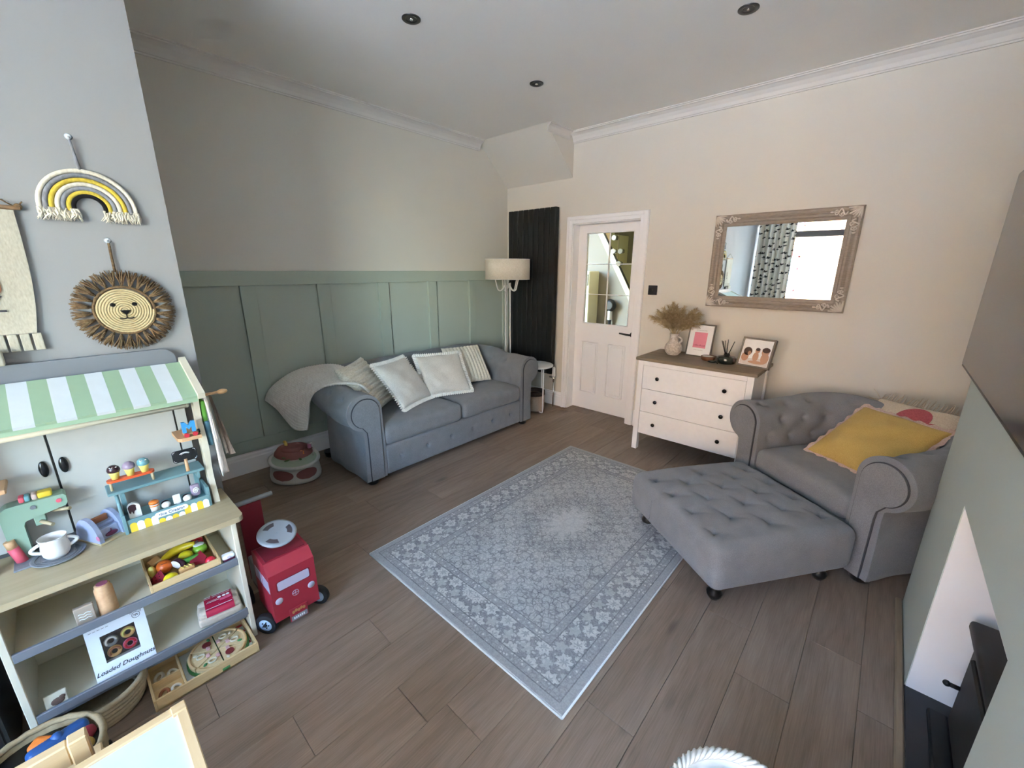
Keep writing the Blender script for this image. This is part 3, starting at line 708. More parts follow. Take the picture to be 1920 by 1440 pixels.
light, mid, dark, pale = srgb('#b7b7b4'), srgb('#929395'), srgb('#56585d'), srgb('#d0cfcb')
field = q.mix(q.ma('MULTIPLY', vine, 0.8), light, dark); field = q.mix(q.ma('MULTIPLY', vine2, 0.62), field, dark)
for body_, edge_, core_ in ((mb1, me1, mc1), (mb2, me2, mc2)):
    field = q.mix(q.ma('MULTIPLY', body_, 0.35), field, pale); field = q.mix(q.ma('MULTIPLY', edge_, 0.55), field, dark); field = q.mix(q.ma('MULTIPLY', core_, 0.5), field, mid)
# medallion
ex = q.ma('SQRT', q.ma('ADD', q.ma('POWER', q.ma('DIVIDE', s3[0], 0.30), 2.0), q.ma('POWER', q.ma('DIVIDE', s3[1], 0.40), 2.0)))
exn = q.ma('ADD', ex, q.ma('MULTIPLY', q.ma('SINE', q.ma('MULTIPLY', q.ma('ARCTAN2', s3[1], s3[0]), 12.0)), 0.06))
ring = q.rng(q.ma('ABSOLUTE', q.ma('SUBTRACT', exn, 0.72)), 0.0, 0.25, 0.55, 0.0)
field = q.mix(q.ma('MULTIPLY', ring, q.ma('ADD', 0.35, vine2)), field, dark)
field = q.mix(q.rng(exn, 0.25, 0.45, 0.55, 0.0), field, pale)
cdist = q.ma('ADD', q.ma('DIVIDE', ax_, 0.42), q.ma('DIVIDE', ay_, 0.74))   # spandrel corners
field = q.mix(q.ma('MULTIPLY', q.rng(cdist, 1.18, 1.3, 0.0, 0.5), q.ma('ADD', 0.3, vine)), field, dark)
bb1, be1, bc1 = motif(0.102, 0.24, 0.58, 7, 0.31, 0.06); bb2, be2, bc2 = motif(0.102, 0.74, 0.08, 5, 0.22, 0.06)
bord = q.mix(q.rng(f1, 0.22, 0.36, 0.75, 0.0), srgb('#65676b'), pale); bord = q.mix(q.ma('MULTIPLY', bb1, 0.85), bord, pale); bord = q.mix(q.ma('MULTIPLY', be1, 0.7), bord, srgb('#5c5e62')); bord = q.mix(bc1, bord, mid); bord = q.mix(q.ma('MULTIPLY', bb2, 0.7), bord, light); bord = q.mix(q.ma('MULTIPLY', vine2, 0.35), bord, mid)
guard = q.mix(q.rng(f1, 0.18, 0.30, 1.0, 0.0), mid, pale); guard = q.mix(q.ma('MULTIPLY', vine2, 0.5), guard, dark)
def inb(a, b): return q.ma('MULTIPLY', q.ma('GREATER_THAN', d, a), q.ma('LESS_THAN', d, b))
c = q.mix(inb(0.0, 0.035), field, mid); c = q.mix(inb(0.035, 0.040), c, dark); c = q.mix(inb(0.040, 0.075), c, guard); c = q.mix(inb(0.075, 0.080), c, dark)
c = q.mix(inb(0.080, 0.205), c, bord); c = q.mix(inb(0.205, 0.210), c, dark); c = q.mix(inb(0.210, 0.245), c, guard); c = q.mix(inb(0.245, 0.250), c, dark)
c = q.mix(q.rng(wear, 0.36, 0.72, 0.0, 0.32), c, srgb('#9fa1a0')); c = q.mix(q.rng(wm, 0.35, 0.65, 0.0, 0.18), c, light); c = q.mix(q.rng(wf, 0.35, 0.65, 0.0, 0.22), c, pale)
q.col(c).rough(0.95).spec(0.1).sheen(0.1).bump(wf, 0.35, 0.003); q.done('rug_persian')
plain('rug_binding', '#c9ccca', rough=0.9)
rug = thing('persian_rug', 'faded grey persian-style rug on the wood floor', 'rug', (-1.2525, 1.924, 0))
MB().box((0, 0, 0.0065), (1.304, 1.972, 0.011), 0.003).build('pile', 'rug_persian', rug, local=True)
loop = [(-0.654, -0.988, 0.0055), (0.654, -0.988, 0.0055), (0.654, 0.988, 0.0055), (-0.654, 0.988, 0.0055)]
m = MB()
for a, b in zip(loop, loop[1:]+loop[:1]): m.tube([a, b], 0.0048, 6)
m.build('binding', 'rug_binding', rug, local=True)

# ------------------------------------------------------------------ chest of drawers
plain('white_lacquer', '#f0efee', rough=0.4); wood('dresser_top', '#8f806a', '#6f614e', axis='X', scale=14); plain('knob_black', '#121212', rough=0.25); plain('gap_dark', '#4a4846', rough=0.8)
dr = thing('chest_of_drawers', 'white three-drawer chest with brown wood top and black knobs under the mirror', 'chest of drawers', (-1.06, 3.52, 0))
X0, X1, Y0, Y1, ZT = -1.500, -0.622, 3.275, 3.745, 0.832
MB().bx(X0-0.018, X1+0.022, Y0-0.02, Y1+0.012, ZT-0.026, ZT, 0.004).build('top', 'dresser_top', dr)
for x in (X0, X1-0.045):
    for y in (Y0, Y1-0.045): MB().bx(x, x+0.045, y, y+0.045, 0, ZT-0.026, 0.002).build('leg', 'white_lacquer', dr)
for x in (X0+0.012, X1-0.030): MB().bx(x, x+0.018, Y0+0.045, Y1-0.045, 0.14, ZT-0.026).build('side_panel', 'white_lacquer', dr)
MB().bx(X0+0.03, X1-0.03, Y1-0.02, Y1-0.008, 0.14, ZT-0.026).build('back_panel', 'white_lacquer', dr)
MB().bx(X0+0.045, X1-0.045, Y0+0.002, Y0+0.022, ZT-0.066, ZT-0.026).build('top_rail', 'white_lacquer', dr)
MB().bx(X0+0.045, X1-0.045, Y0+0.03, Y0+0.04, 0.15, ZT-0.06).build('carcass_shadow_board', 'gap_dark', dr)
zs = [0.155, 0.3585, 0.562, 0.7655]
for i in range(3):
    dw = MB().bx(X0+0.047, X1-0.047, Y0+0.004, Y0+0.024, zs[i]+0.0018, zs[i+1]-0.0018, 0.0015).build('drawer', 'white_lacquer', dr)
    for kx in (X0+0.18, X1-0.18):
        zc = (zs[i]+zs[i+1])/2+0.005
        MB().lathe([(0.006, 0), (0.007, 0.010), (0.015, 0.017), (0.016, 0.024), (0.010, 0.029), (0, 0.030)], 16, frame((kx, Y0+0.004, zc), (1, 0, 0), (0, 0, 1), (0, -1, 0))).build('knob', 'knob_black', dw)

# ------------------------------------------------------------------ mirror with carved frame
q = N('frame_wash'); nz = q.noise(q.map(scale=(1, 1, 6)), scale=30, detail=4); q.col(q.mix(q.rng(nz, 0.35, 0.65), srgb('#94887a'), srgb('#a3978a'))).rough(0.6).bump(nz, 0.1, 0.002); q.done('frame_wash')
plain('carving_cream', '#d6cdc0', rough=0.7, var=0.12, scale=60)
mr = thing('wall_mirror', 'rectangular mirror in washed taupe frame with carved corners on back wall', 'mirror', (-0.705, YB, 1.25))
MX0, MX1, MZ0, MZ1 = -1.172, -0.238, 1.247, 1.962; FWm = 0.088; yb = YB-0.002
mp = [(0, 0.0), (0, 0.030), (0.010, 0.038), (0.024, 0.040), (0.032, 0.034), (0.046, 0.044), (0.058, 0.042), (0.066, 0.030), (0.078, 0.026), (FWm, 0.016), (FWm, 0.0)]
def frame_side(c0, c1, inw0, inw1):
    m = MB(); n = len(mp); vs = []
    for c, iw in ((c0, inw0), (c1, inw1)):
        for dd, hh_ in mp: vs.append((c[0]+iw[0]*dd, yb-hh_, c[1]+iw[1]*dd))
    m.add(vs, [(i, (i+1) % n, n+(i+1) % n, n+i) for i in range(n)]); return m
cor = [(MX0, MZ0), (MX1, MZ0), (MX1, MZ1), (MX0, MZ1)]; inw = [(1, 1), (-1, 1), (-1, -1), (1, -1)]
for i in range(4): frame_side(cor[i], cor[(i+1) % 4], inw[i], inw[(i+1) % 4]).build('frame_rail', 'frame_wash', mr)
MB().bx(MX0+FWm-0.003, MX1-FWm+0.003, yb-0.016, yb-0.012, MZ0+FWm-0.003, MZ1-FWm+0.003).build('mirror_glass', 'mirror', mr)
for (cx, cz), (sx, sz) in zip(cor, inw):
    m = MB(); P = lambda a, b, h: (cx+sx*a, yb-h, cz+sz*b)
    for k in range(7):       # fan shell in the corner
        a = R(90*k/6); L = 0.075 if k % 2 == 0 else 0.066
        m.tube([P(0.012, 0.012, 0.042), P(0.012+L*0.5*math.cos(a), 0.012+L*0.5*math.sin(a), 0.052), P(0.012+L*math.cos(a), 0.012+L*math.sin(a), 0.044)], [0.004, 0.008, 0.005], 7)
    for f in (0, 1):         # leafy scrolls running along both sides
        Q = (lambda a, b, h: P(a, b, h)) if f == 0 else (lambda a, b, h: P(b, a, h))
        sp = [Q(0.085+0.006*i+0.0, 0.035+0.020*math.sin(i*0.75), 0.046) for i in range(14)]
        m.tube(sp, [0.007-0.0003*i for i in range(14)], 7)
        for c0, r0 in (((0.115, 0.05), 0.016), ((0.15, 0.03), 0.012)):
            m.tube([Q(c0[0]+r0*(1-i/14)*math.cos(i*0.7), c0[1]+r0*(1-i/14)*math.sin(i*0.7), 0.047) for i in range(12)], 0.0045, 6)
        m.sph(Q(0.175, 0.035, 0.044), (0.012, 0.006, 0.006), 8, 6)
    m.build('corner_carving', 'carving_cream', mr)

# ------------------------------------------------------------------ radiator, lamp, side table, basket
plain('anthracite', '#0e0f11', rough=0.6, var=0.08)
rd = thing('vertical_radiator', 'tall black fluted vertical radiator in the corner', 'radiator', (-3.04, YB-0.05, 0.36))
rx0, rx1, rz0, rz1, ry = -3.395, -2.735, 0.385, 2.165, 3.70
nf = 9; w = (rx1-rx0)/nf
for i in range(nf): MB().bx(rx0+i*w+0.0035, rx0+(i+1)*w-0.0035, ry, ry+0.018, rz0, rz1, 0.005).build('flat_tube', 'anthracite', rd)
MB().bx(rx0+0.005, rx1-0.005, ry+0.019, ry+0.060, rz0+0.02, rz1-0.02).bx(rx1-0.012, rx1+0.003, ry+0.006, ry+0.062, rz0, rz1, 0.003).build('back_header', 'anthracite', rd)
for z in (0.6, 1.95): MB().bx(rx0+0.1, rx1-0.1, ry+0.06, YB, z, z+0.05).build('bracket', 'anthracite', rd)
vl = MB().cyl((-2.715, 3.73, 0.365), (-2.715, 3.73, 0.455), 0.021, 0.018, 16).sph((-2.715, 3.73, 0.455), 0.018).build('valve', 'frame_white', rd)
MB().cyl((-2.715, 3.73, 0.30), (-2.715, 3.73, 0.365), 0.013).cyl((-2.715, 3.73, 0.345), (-2.77, 3.73, 0.345), 0.011).cyl((-2.715, 3.73, 0.0), (-2.715, 3.73, 0.30), 0.0075).build('valve_body', 'chrome', vl)
fabric('shade_linen', '#e2dccf', '#cfc7b7', scale=600, sheen=0.0); plain('lamp_white', '#d9d8d3', rough=0.4)
fl_ = thing('floor_lamp', 'white floor lamp with cream drum shade and candelabra arms behind sofa end', 'lamp', (-3.13, 3.40, 0))
LX, LY = -3.13, 3.40
MB().lathe([(0.236, 1.435), (0.240, 1.435), (0.240, 1.645), (0.236, 1.645)], 48, Matrix.Translation((LX, LY, 0)), cap=False).add([], []).build('lamp_shade', 'shade_linen', fl_)
m = MB()
for k in range(3):
    a = R(120*k+70); m.tube([(LX+0.235*math.cos(a), LY+0.235*math.sin(a), 1.46), (LX, LY, 1.46)], 0.003, 6)
for z in (1.437, 1.643): m.tube([(LX+0.239*math.cos(2*PI*i/40), LY+0.239*math.sin(2*PI*i/40), z) for i in range(40)], 0.0035, 6, closed=True)
m.build('shade_ring', 'lamp_white', fl_)
for k in range(3):
    a = R(120*k+25); MB().tube([(LX+0.028*math.cos(a), LY+0.028*math.sin(a), 1.40), (LX+0.030*math.cos(a), LY+0.030*math.sin(a), 0.9), (LX+0.034*math.cos(a), LY+0.034*math.sin(a), 0.3), (LX+0.12*math.cos(a), LY+0.12*math.sin(a), 0.02)], 0.009, 8).build('pole', 'lamp_white', fl_)
for k in range(5):
    a = R(72*k+12); pts = []
    for i in range(13):
        tt = i/12; rr_ = 0.02+0.115*tt; z = 1.39-0.075*math.sin(PI*tt*0.95)+0.065*max(0, tt-0.75)*4
        pts.append((LX+rr_*math.cos(a), LY+rr_*math.sin(a), z))
    arm_ = MB().tube(pts, 0.007, 8).lathe([(0.0, 0), (0.018, 0.004), (0.020, 0.012), (0.010, 0.014), (0.009, 0.06), (0, 0.06)], 12, Matrix.Translation(pts[-1])).build('candle_arm', 'lamp_white', fl_)
MB().lathe([(0.0, 1.335), (0.016, 1.345), (0.022, 1.37), (0.012, 1.40), (0.020, 1.42), (0.008, 1.46), (0, 1.47)], 16, Matrix.Translation((LX, LY, 0))).build('hub', 'lamp_white', fl_)
MB().lathe([(0.0, 0.0), (0.15, 0.0), (0.15, 0.012), (0.13, 0.02), (0.03, 0.03), (0, 0.03)], 32, Matrix.Translation((LX, LY, 0))).build('base', 'lamp_white', fl_)
st = thing('side_table', 'small round white side table with wire legs beside the sofa', 'table', (-2.81, 3.47, 0))
TX, TY = -2.775, 3.480
MB().lathe([(0.0, 0.515), (0.18, 0.515), (0.188, 0.520), (0.188, 0.530), (0.18, 0.535), (0, 0.535)], 40, Matrix.Translation((TX, TY, 0))).build('table_top', 'frame_white', st)
for k in range(3):
    a = R(-18+120*k); ca, sa = math.cos(a), math.sin(a)
    MB().tube([(TX+0.145*ca, TY+0.145*sa, 0.515), (TX+0.145*ca, TY+0.145*sa, 0.04), (TX+0.138*ca, TY+0.138*sa, 0.015), (TX+0.12*ca, TY+0.12*sa, 0.008), (TX, TY, 0.008)], 0.007, 8).build('leg', 'frame_white', st)
plain('basket_beige', '#a89684', rough=0.9, var=0.2, scale=80, bump=0.4); plain('basket_dark', '#3a2c24', rough=0.9, var=0.2, scale=80)
bk = thing('storage_basket', 'beige felt basket with dark brown rim under the side table', 'basket', (-2.83, 3.46, 0))
MB().lathe([(0.0, 0.012), (0.105, 0.012), (0.112, 0.03), (0.112, 0.19), (0.106, 0.19), (0.104, 0.03), (0, 0.02)], 36, Matrix.Translation((TX-0.015, TY-0.0, 0)), cap=False).build('body', 'basket_beige', bk)
MB().lathe([(0.1125, 0.19), (0.116, 0.19), (0.115, 0.235), (0.106, 0.235), (0.104, 0.19)], 36, Matrix.Translation((TX-0.015, TY-0.0, 0)), cap=False).lathe([(0, 0.18), (0.105, 0.18)], 36, Matrix.Translation((TX-0.015, TY-0.0, 0)), cap=False).build('rim', 'basket_dark', bk)
# ------------------------------------------------------------------ soft furnishings
fabric('cord_cream', '#e3ddcd', '#c4bba6', scale=300, bump=0.6, sheen=0.4); fabric('suede_oat', '#d9d3c8', '#c3bcb0', scale=500, sheen=0.3)
fabric('trim_white', '#efece6', '#d9d5cc', scale=500); fabric('mustard', '#cdb06a', '#b99b54', scale=900); fabric('throw_knit', '#f0ece3', '#dcd6ca', scale=260, bump=0.5)
fabric('cushion_cream', '#d9cdb9', '#c0b29c', scale=500); fabric('cushion_red', '#b65b62', '#93454e', scale=500); fabric('fringe_pink', '#d6c0b4', '#b99c90', scale=400); fabric('fringe_cream', '#d8cbb6', '#bdb098', scale=400)
def pillow(t, w, h, T, mat, cords=0, name='cover', seed=0, pinch=0.05, n=36):
    rp = random.Random(seed); ph = [rp.uniform(0, 6) for _ in range(6)]
    def srf(sg):
        def fn(a, b):
            u, v = 2*a-1, 2*b-1
            x = w/2*u*(1-pinch*(1-v*v)); y = h/2*v*(1-pinch*(1-u*u))
            k = max(0.0, (1-u**2)*(1-v**2))**0.42
            z = T*k
            if cords: z += 0.011*abs(math.sin(PI*cords*a))*min(1, k*3)+0.003*math.sin(v*40+math.floor(cords*a)*2.1)*k
            else: z += k*(0.006*math.sin(5*u+3*v+ph[0])+0.004*math.sin(9*v-4*u+ph[1]))+0.007*k*math.exp(-((u+0.75)**2+(v+0.6)**2)*5)*math.sin(14*u+9*v)
            return (x, y, sg*z)
        return fn
    m = MB().grid(srf(1), n+(cords*5 if cords else 0), n).grid(srf(-1), n, n) if not cords else MB().grid(srf(1), cords*7+1, n).grid(srf(-1), cords*7+1, n)
    return m.build(name, mat, t, local=True)
def edge_pt(w, h, s, pinch=0.05):
    s = s % 4; k = int(s); f = 2*(s-k)-1
    if k == 0: u, v = f, -1
    elif k == 1: u, v = 1, f
    elif k == 2: u, v = -f, 1
    else: u, v = -1, -f
    return Vector((w/2*u*(1-pinch*(1-v*v)), h/2*v*(1-pinch*(1-u*u)), 0)), Vector((u if abs(u) >= abs(v) else 0, v if abs(v) >= abs(u) else 0, 0))
def ruffle(t, w, h, mat, wd=0.040, amp=0.008, waves=90):
    def fn(a, b):
        p, nn = edge_pt(w, h, a*4); c = Vector((p.x, p.y, 0)).normalized()
        nn = (nn*0.7+c*0.3).normalized()
        return p + nn*(wd*(b-0.25)) + Vector((0, 0, amp*b*math.sin(a*2*PI*waves)+0.001))
    MB().grid(fn, 4*waves*2, 4, cu=True).build('ruffled_trim', mat, t, local=True)
def fringe(t, w, h, mat, L=0.05, n=120, name='fringe', sides=(0, 4), seed=1):
    rp = random.Random(seed); m = MB()
    for i in range(n):
        s = sides[0]+(sides[1]-sides[0])*(i+0.5)/n; p, nn = edge_pt(w, h, s)
        e = p+nn*L*rp.uniform(0.7, 1.15)+Vector((rp.uniform(-.012, .012), rp.uniform(-.012, .012), rp.uniform(-0.012, 0.018)))
        m.tube([p-nn*0.005, (p+e)/2+Vector((rp.uniform(-.005, .005),)*3), e], [0.0022, 0.0026, 0.0012], 4)
    m.build(name, mat, t, local=True)
def place(name, label, cat, bottom, width_dir, up, w, h, group=None):
    """cushion standing on its lower edge: bottom = middle of that edge"""
    wd = Vector(width_dir).normalized(); u = Vector(up); u = (u-wd*u.dot(wd)).normalized(); nrm = wd.cross(u)
    ctr = Vector(bottom)+u*(h/2); M = frame(ctr, wd, u, nrm)
    t = thing(name, label, cat, tuple(ctr), rot=M.to_euler(), group=group); return t
G = 'scatter cushions on the sofa'
t = place('ribbed_cushion', 'cream ribbed cushion wedged between the sofa back and the right arm', 'cushion', (-2.90, 2.66, 0.465), (0.22, 0.97, 0), (-0.30, 0.05, 0.36), 0.42, 0.42, G); pillow(t, 0.42, 0.42, 0.055, 'cord_cream', cords=11, seed=1)
t = place('frilled_cushion', 'oatmeal cushion with white frill standing upright mid-sofa', 'cushion', (-2.79, 2.265, 0.47), (0.27, 0.96, -0.02), (-0.30, 0.10, 0.36), 0.43, 0.40, G); pillow(t, 0.43, 0.40, 0.065, 'suede_oat', seed=2); ruffle(t, 0.43, 0.40, 'trim_white')
t = place('ribbed_cushion', 'cream ribbed cushion leaning on the left sofa arm by the throw', 'cushion', (-2.86, 1.655, 0.475), (-0.30, 0.42, 0.02), (-0.20, -0.16, 0.34), 0.42, 0.44, G); pillow(t, 0.42, 0.44, 0.055, 'cord_cream', cords=1, seed=3) if False else None
def rotcords(t):   # ribs run across this one
    m = MB(); w, h = 0.44, 0.42
    def f(sg):
        def fn(a, b):
            u, v = 2*a-1, 2*b-1; x = w/2*u*(1-0.05*(1-v*v)); y = h/2*v*(1-0.05*(1-u*u)); k = max(0.0, (1-u*u)*(1-v*v))**0.42
            return (y, x, sg*(0.055*k+0.011*abs(math.sin(PI*11*a))*min(1, k*3)+0.003*math.sin(v*40+math.floor(11*a)*2.1)*k))
        return fn
    m.grid(f(1), 78, 36).grid(f(-1), 78, 36).build('cover', 'cord_cream', t, local=True)
rotcords(t)
t = place('frilled_cushion', 'oatmeal cushion with white frill slumped left of the upright one', 'cushion', (-2.775, 1.92, 0.47), (-0.32, 0.90, 0.0), (-0.26, -0.06, 0.31), 0.40, 0.42, G); pillow(t, 0.40, 0.42, 0.07, 'suede_oat', seed=5); ruffle(t, 0.40, 0.42, 'trim_white')
G = 'cushions on the armchair'
t = place('mustard_cushion', 'mustard yellow cushion with pink edging propped on the armchair', 'cushion', (-0.040, 2.895, 0.452), (0.80, -0.585, 0.0), (0.235, 0.365, 0.30), 0.46, 0.46, G); pillow(t, 0.46, 0.46, 0.065, 'mustard', seed=6); ruffle(t, 0.46, 0.46, 'fringe_pink', 0.03, 0.007, 26)
t = place('fringed_cushion', 'cream fringed cushion with red circle tucked behind the mustard one', 'cushion', (0.085, 3.075, 0.465), (0.80, -0.585, 0.06), (0.22, 0.30, 0.34), 0.50, 0.44, G); pillow(t, 0.50, 0.44, 0.06, 'cushion_cream', seed=7); fringe(t, 0.50, 0.44, 'fringe_cream', 0.06, 170)
m = MB()
for (cx, cy, r0) in ((0.035, 0.09, 0.085), (0.145, 0.02, 0.07)):
    def fn(a, b, cx=cx, cy=cy, r0=r0):
        x, y = cx+r0*b*math.cos(2*PI*a), cy+r0*b*math.sin(2*PI*a); u, v = x/0.25, y/0.22
        return (x, y, 0.06*max(0.0, (1-u*u)*(1-v*v))**0.42+0.006)
    m.grid(fn, 28, 6, cu=True)
m.build('red_circle', 'cushion_red', t, local=True)
# knitted throw over the left back corner of the sofa
ctrl = [  # rows run from the sofa inside over the roll to the hanging hem; columns from the front of the arm to the back corner
    [(-2.80, 1.50, 0.640), (-2.95, 1.50, 0.655), (-3.10, 1.52, 0.690), (-3.22, 1.58, 0.730)],
    [(-2.82, 1.44, 0.705), (-2.98, 1.43, 0.722), (-3.14, 1.44, 0.752), (-3.29, 1.48, 0.778)],
    [(-2.88, 1.34, 0.722), (-3.04, 1.32, 0.738), (-3.20, 1.32, 0.765), (-3.34, 1.34, 0.782)],
    [(-2.99, 1.24, 0.695), (-3.12, 1.22, 0.712), (-3.26, 1.20, 0.742), (-3.40, 1.21, 0.752)],
    [(-3.09, 1.185, 0.600), (-3.18, 1.16, 0.635), (-3.31, 1.10, 0.680), (-3.43, 1.10, 0.690)],
    [(-3.13, 1.175, 0.470), (-3.20, 1.125, 0.520), (-3.33, 1.04, 0.600), (-3.44, 1.02, 0.625)],
    [(-3.17, 1.165, 0.340), (-3.25, 1.095, 0.350), (-3.34, 1.03, 0.500), (-3.44, 0.985, 0.560)]]
def bez(P, t):
    n = len(P)-1; x = t*n; i = min(int(x), n-1); f = x-i
    p0, p1, p2, p3 = P[max(i-1, 0)], P[i], P[i+1], P[min(i+2, n)]
    return [0.5*((2*p1[k])+(-p0[k]+p2[k])*f+(2*p0[k]-5*p1[k]+4*p2[k]-p3[k])*f*f+(-p0[k]+3*p1[k]-3*p2[k]+p3[k])*f**3) for k in range(3)]
def throw(off):
    def fn(a, b):
        p = Vector(bez([bez(r, b) for r in ctrl], a)); rib = 0.0028*math.sin(a*2*PI*46)
        e = 0.02; pu = Vector(bez([bez(r, b) for r in ctrl], min(1, a+e)))-Vector(bez([bez(r, b) for r in ctrl], max(0, a-e)))
        pv = Vector(bez([bez(r, min(1, b+e)) for r in ctrl], a))-Vector(bez([bez(r, max(0, b-e)) for r in ctrl], a))
        nn = pv.cross(pu); nn = nn.normalized() if nn.length > 1e-9 else Vector((0, 0, 1))
        if nn.z < -0.3: nn = -nn
        return p+nn*(off+rib)
    return fn
m = MB(); o_, i_ = throw(0.012), throw(-0.004)
m.grid(o_, 140, 22).grid(i_, 140, 22)
m.grid(lambda a, b: (o_(1, a) if b < .5 else i_(1, a)), 22, 2).grid(lambda a, b: (o_(0, a) if b < .5 else i_(0, a)), 22, 2).grid(lambda a, b: (o_(a, 0) if b < .5 else i_(a, 0)), 140, 2).grid(lambda a, b: (o_(a, 1) if b < .5 else i_(a, 1)), 140, 2)
tag(m.build('knitted_throw', 'throw_knit', loc=(-3.2, 1.3, 0.35)), 'cream knitted throw draped over the left corner of the sofa', 'blanket')

# ------------------------------------------------------------------ ceiling downlights, light switch
plain('bulb_glass', '#b9b5a8', rough=0.1)
for i, (x, y, lb) in enumerate(((-2.172, 1.60, 'chrome downlight nearest the white wall'), (-2.171, 2.664, 'chrome downlight near the corner bulkhead'), (-0.81, 2.693, 'chrome downlight above the chest of drawers'))):
    t = thing('ceiling_downlight', lb, 'downlight', (x, y, ZC), group='ceiling downlights')
    MB().lathe([(0.030, -0.002), (0.046, -0.006), (0.050, -0.003), (0.050, 0.0)], 28, Matrix.Translation((x, y, ZC)), cap=False).lathe([(0.026, 0.0), (0.031, -0.0035)], 28, Matrix.Translation((x, y, ZC)), cap=False).build('bezel', 'brushed_dark', t)
    MB().lathe([(0.0, -0.0015), (0.027, -0.0015)], 20, Matrix.Translation((x, y, ZC)), cap=False).build('reflector', 'brushed_dark', t)
    MB().sph((x, y, ZC-0.003), (0.010, 0.010, 0.006), 12, 6).build('bulb', 'chrome', t)
t = thing('dimmer_switch', 'dark metal dimmer switch beside the door', 'switch', (-1.663, YB, 1.358))
MB().bx(-1.706, -1.620, YB-0.008, YB, 1.315, 1.401, 0.003).build('plate', 'brushed_dark', t)
MB().cyl((-1.663, YB-0.008, 1.358), (-1.663, YB-0.024, 1.358), 0.013, 0.011, 20).build('knob', 'chrome', t)

# ------------------------------------------------------------------ things on the chest of drawers
ZD = 0.8325
q = N('vase_cream'); nz = q.noise(scale=70, detail=3); q.col(q.mix(q.rng(nz, 0.35, 0.65), srgb('#b5aa9a'), srgb('#d6cdbf'))).rough(0.8).bump(nz, 0.5, 0.004); q.done('vase_cream')
VX, VY = -1.325, 3.555
t = thing('handled_vase', 'cream textured jug vase holding dried pampas on the chest', 'vase', (VX, VY, ZD))
MB().lathe([(0.0, 0.0), (0.042, 0.0), (0.048, 0.006), (0.066, 0.028), (0.072, 0.058), (0.064, 0.088), (0.045, 0.108), (0.036, 0.125), (0.036, 0.165), (0.041, 0.185), (0.037, 0.186), (0.031, 0.165), (0.031, 0.125), (0.03, 0.10), (0, 0.095)], 36, Matrix.Translation((VX, VY, ZD)), cap=False).build('body', 'vase_cream', t)
MB().tube([(VX+0.034+0.032*math.sin(PI*i/10)**0.8*1.0 if 0 < i < 10 else VX+0.034, VY-0.004, ZD+0.162-0.062*i/10) for i in range(11)], 0.008, 8).build('handle', 'vase_cream', t)
q = N('pampas'); nz = q.noise(scale=45, detail=3); q.col(q.mix(q.rng(nz, 0.3, 0.7), srgb('#a08b67'), srgb('#d9c79f'))).rough(0.95).spec(0.1); q.done('pampas')
t = thing('pampas_bouquet', 'bushy dried pampas grass spreading from the cream vase', 'dried flowers', (VX, VY, ZD+0.12))
rp = random.Random(11)
for k in range(34):
    a = 2*PI*k/17+rp.uniform(-.2, .2); lean = rp.uniform(0.15, 1.0); bx_, by_ = math.cos(a)*lean, math.sin(a)*lean*0.62
    L = rp.uniform(0.23, 0.30); st_ = Vector((VX+0.012*bx_, VY+0.012*by_, ZD+0.13)); m = MB(); spine = []
    for i in range(11):
        s_ = i/10; spine.append(st_+Vector((bx_*0.22*s_**1.6, by_*0.22*s_**1.6, L*s_*(1-0.38*lean*lean*s_))))
    m.tube(spine, 0.0018, 4)
    for i in range(4, 11):
        for j in range(24):
            d_ = Vector((rp.gauss(0, 1), rp.gauss(0, 1), rp.gauss(0, 1)))
            tan = (spine[i]-spine[i-1]).normalized(); d_ = (d_-tan*d_.dot(tan)).normalized(); ln = rp.uniform(0.035, 0.075)*(1.0 if i < 9 else 0.6)
            p0 = spine[i]+tan*rp.uniform(-.012, .012); m.tube([p0, p0+tan*ln*0.6+d_*ln*0.33, p0+tan*ln*0.95+d_*ln*0.55-Vector((0, 0, 0.3*ln))], [0.0010, 0.0012, 0.0004], 3, cap=False)
    m.build('plume', 'pampas', t)
# picture frame with pink print (leans back)
def leaning(name, label, cat, cx, cy, w, h, yaw, tilt):
    wd = Vector((math.cos(yaw), math.sin(yaw), 0)); back = Vector((-math.sin(yaw), math.cos(yaw), 0)); up = (Vector((0, 0, 1))*math.cos(tilt)+back*math.sin(tilt)); nrm = wd.cross(up)
    M = frame((cx, cy, ZD+0.001), wd, up, nrm); return thing(name, label, cat, (cx, cy, ZD+0.001), rot=M.to_euler()), M
wood('frame_grey_wood', '#6f6a60', '#57524a', axis='Y'); plain('mount_white', '#efefee', rough=0.8); plain('print_pink', '#e08a9c', rough=0.7); plain('ink_rose', '#b45a70', rough=0.7); wood('frame_silver_wood', '#8d8478', '#6f675d', axis='Y')
def pic_frame(t, w, h, bw, mat, dp=0.016):
    for a, b in (((-w/2, w/2), (0, bw)), ((-w/2, w/2), (h-bw, h)), ((-w/2, -w/2+bw), (bw, h-bw)), ((w/2-bw, w/2), (bw, h-bw))): MB().bx(a[0], a[1], b[0], b[1], -dp, 0, 0.002).build('frame_bar', mat, t, local=True)
    MB().bx(-w/2+bw, w/2-bw, bw, h-bw, -dp+0.002, -0.006).build('mount', 'mount_white', t, local=True)
t, M = leaning('pink_print_frame', 'grey wooden frame with pink rectangle print beside the vase', 'picture frame', -1.137, 3.60, 0.215, 0.275, R(-6), R(10))
pic_frame(t, 0.215, 0.275, 0.010, 'frame_grey_wood')
MB().bx(-0.055, 0.052, 0.075, 0.205, -0.006, -0.0052).build('print', 'print_pink', t, local=True)
m = MB()
for i in range(9): m.bx(-0.046+0.0105*i, -0.040+0.0105*i, 0.090, 0.098+0.003*(i % 3), -0.0052, -0.0048)
m.build('print_caption', 'ink_rose', t, local=True)
m = MB()
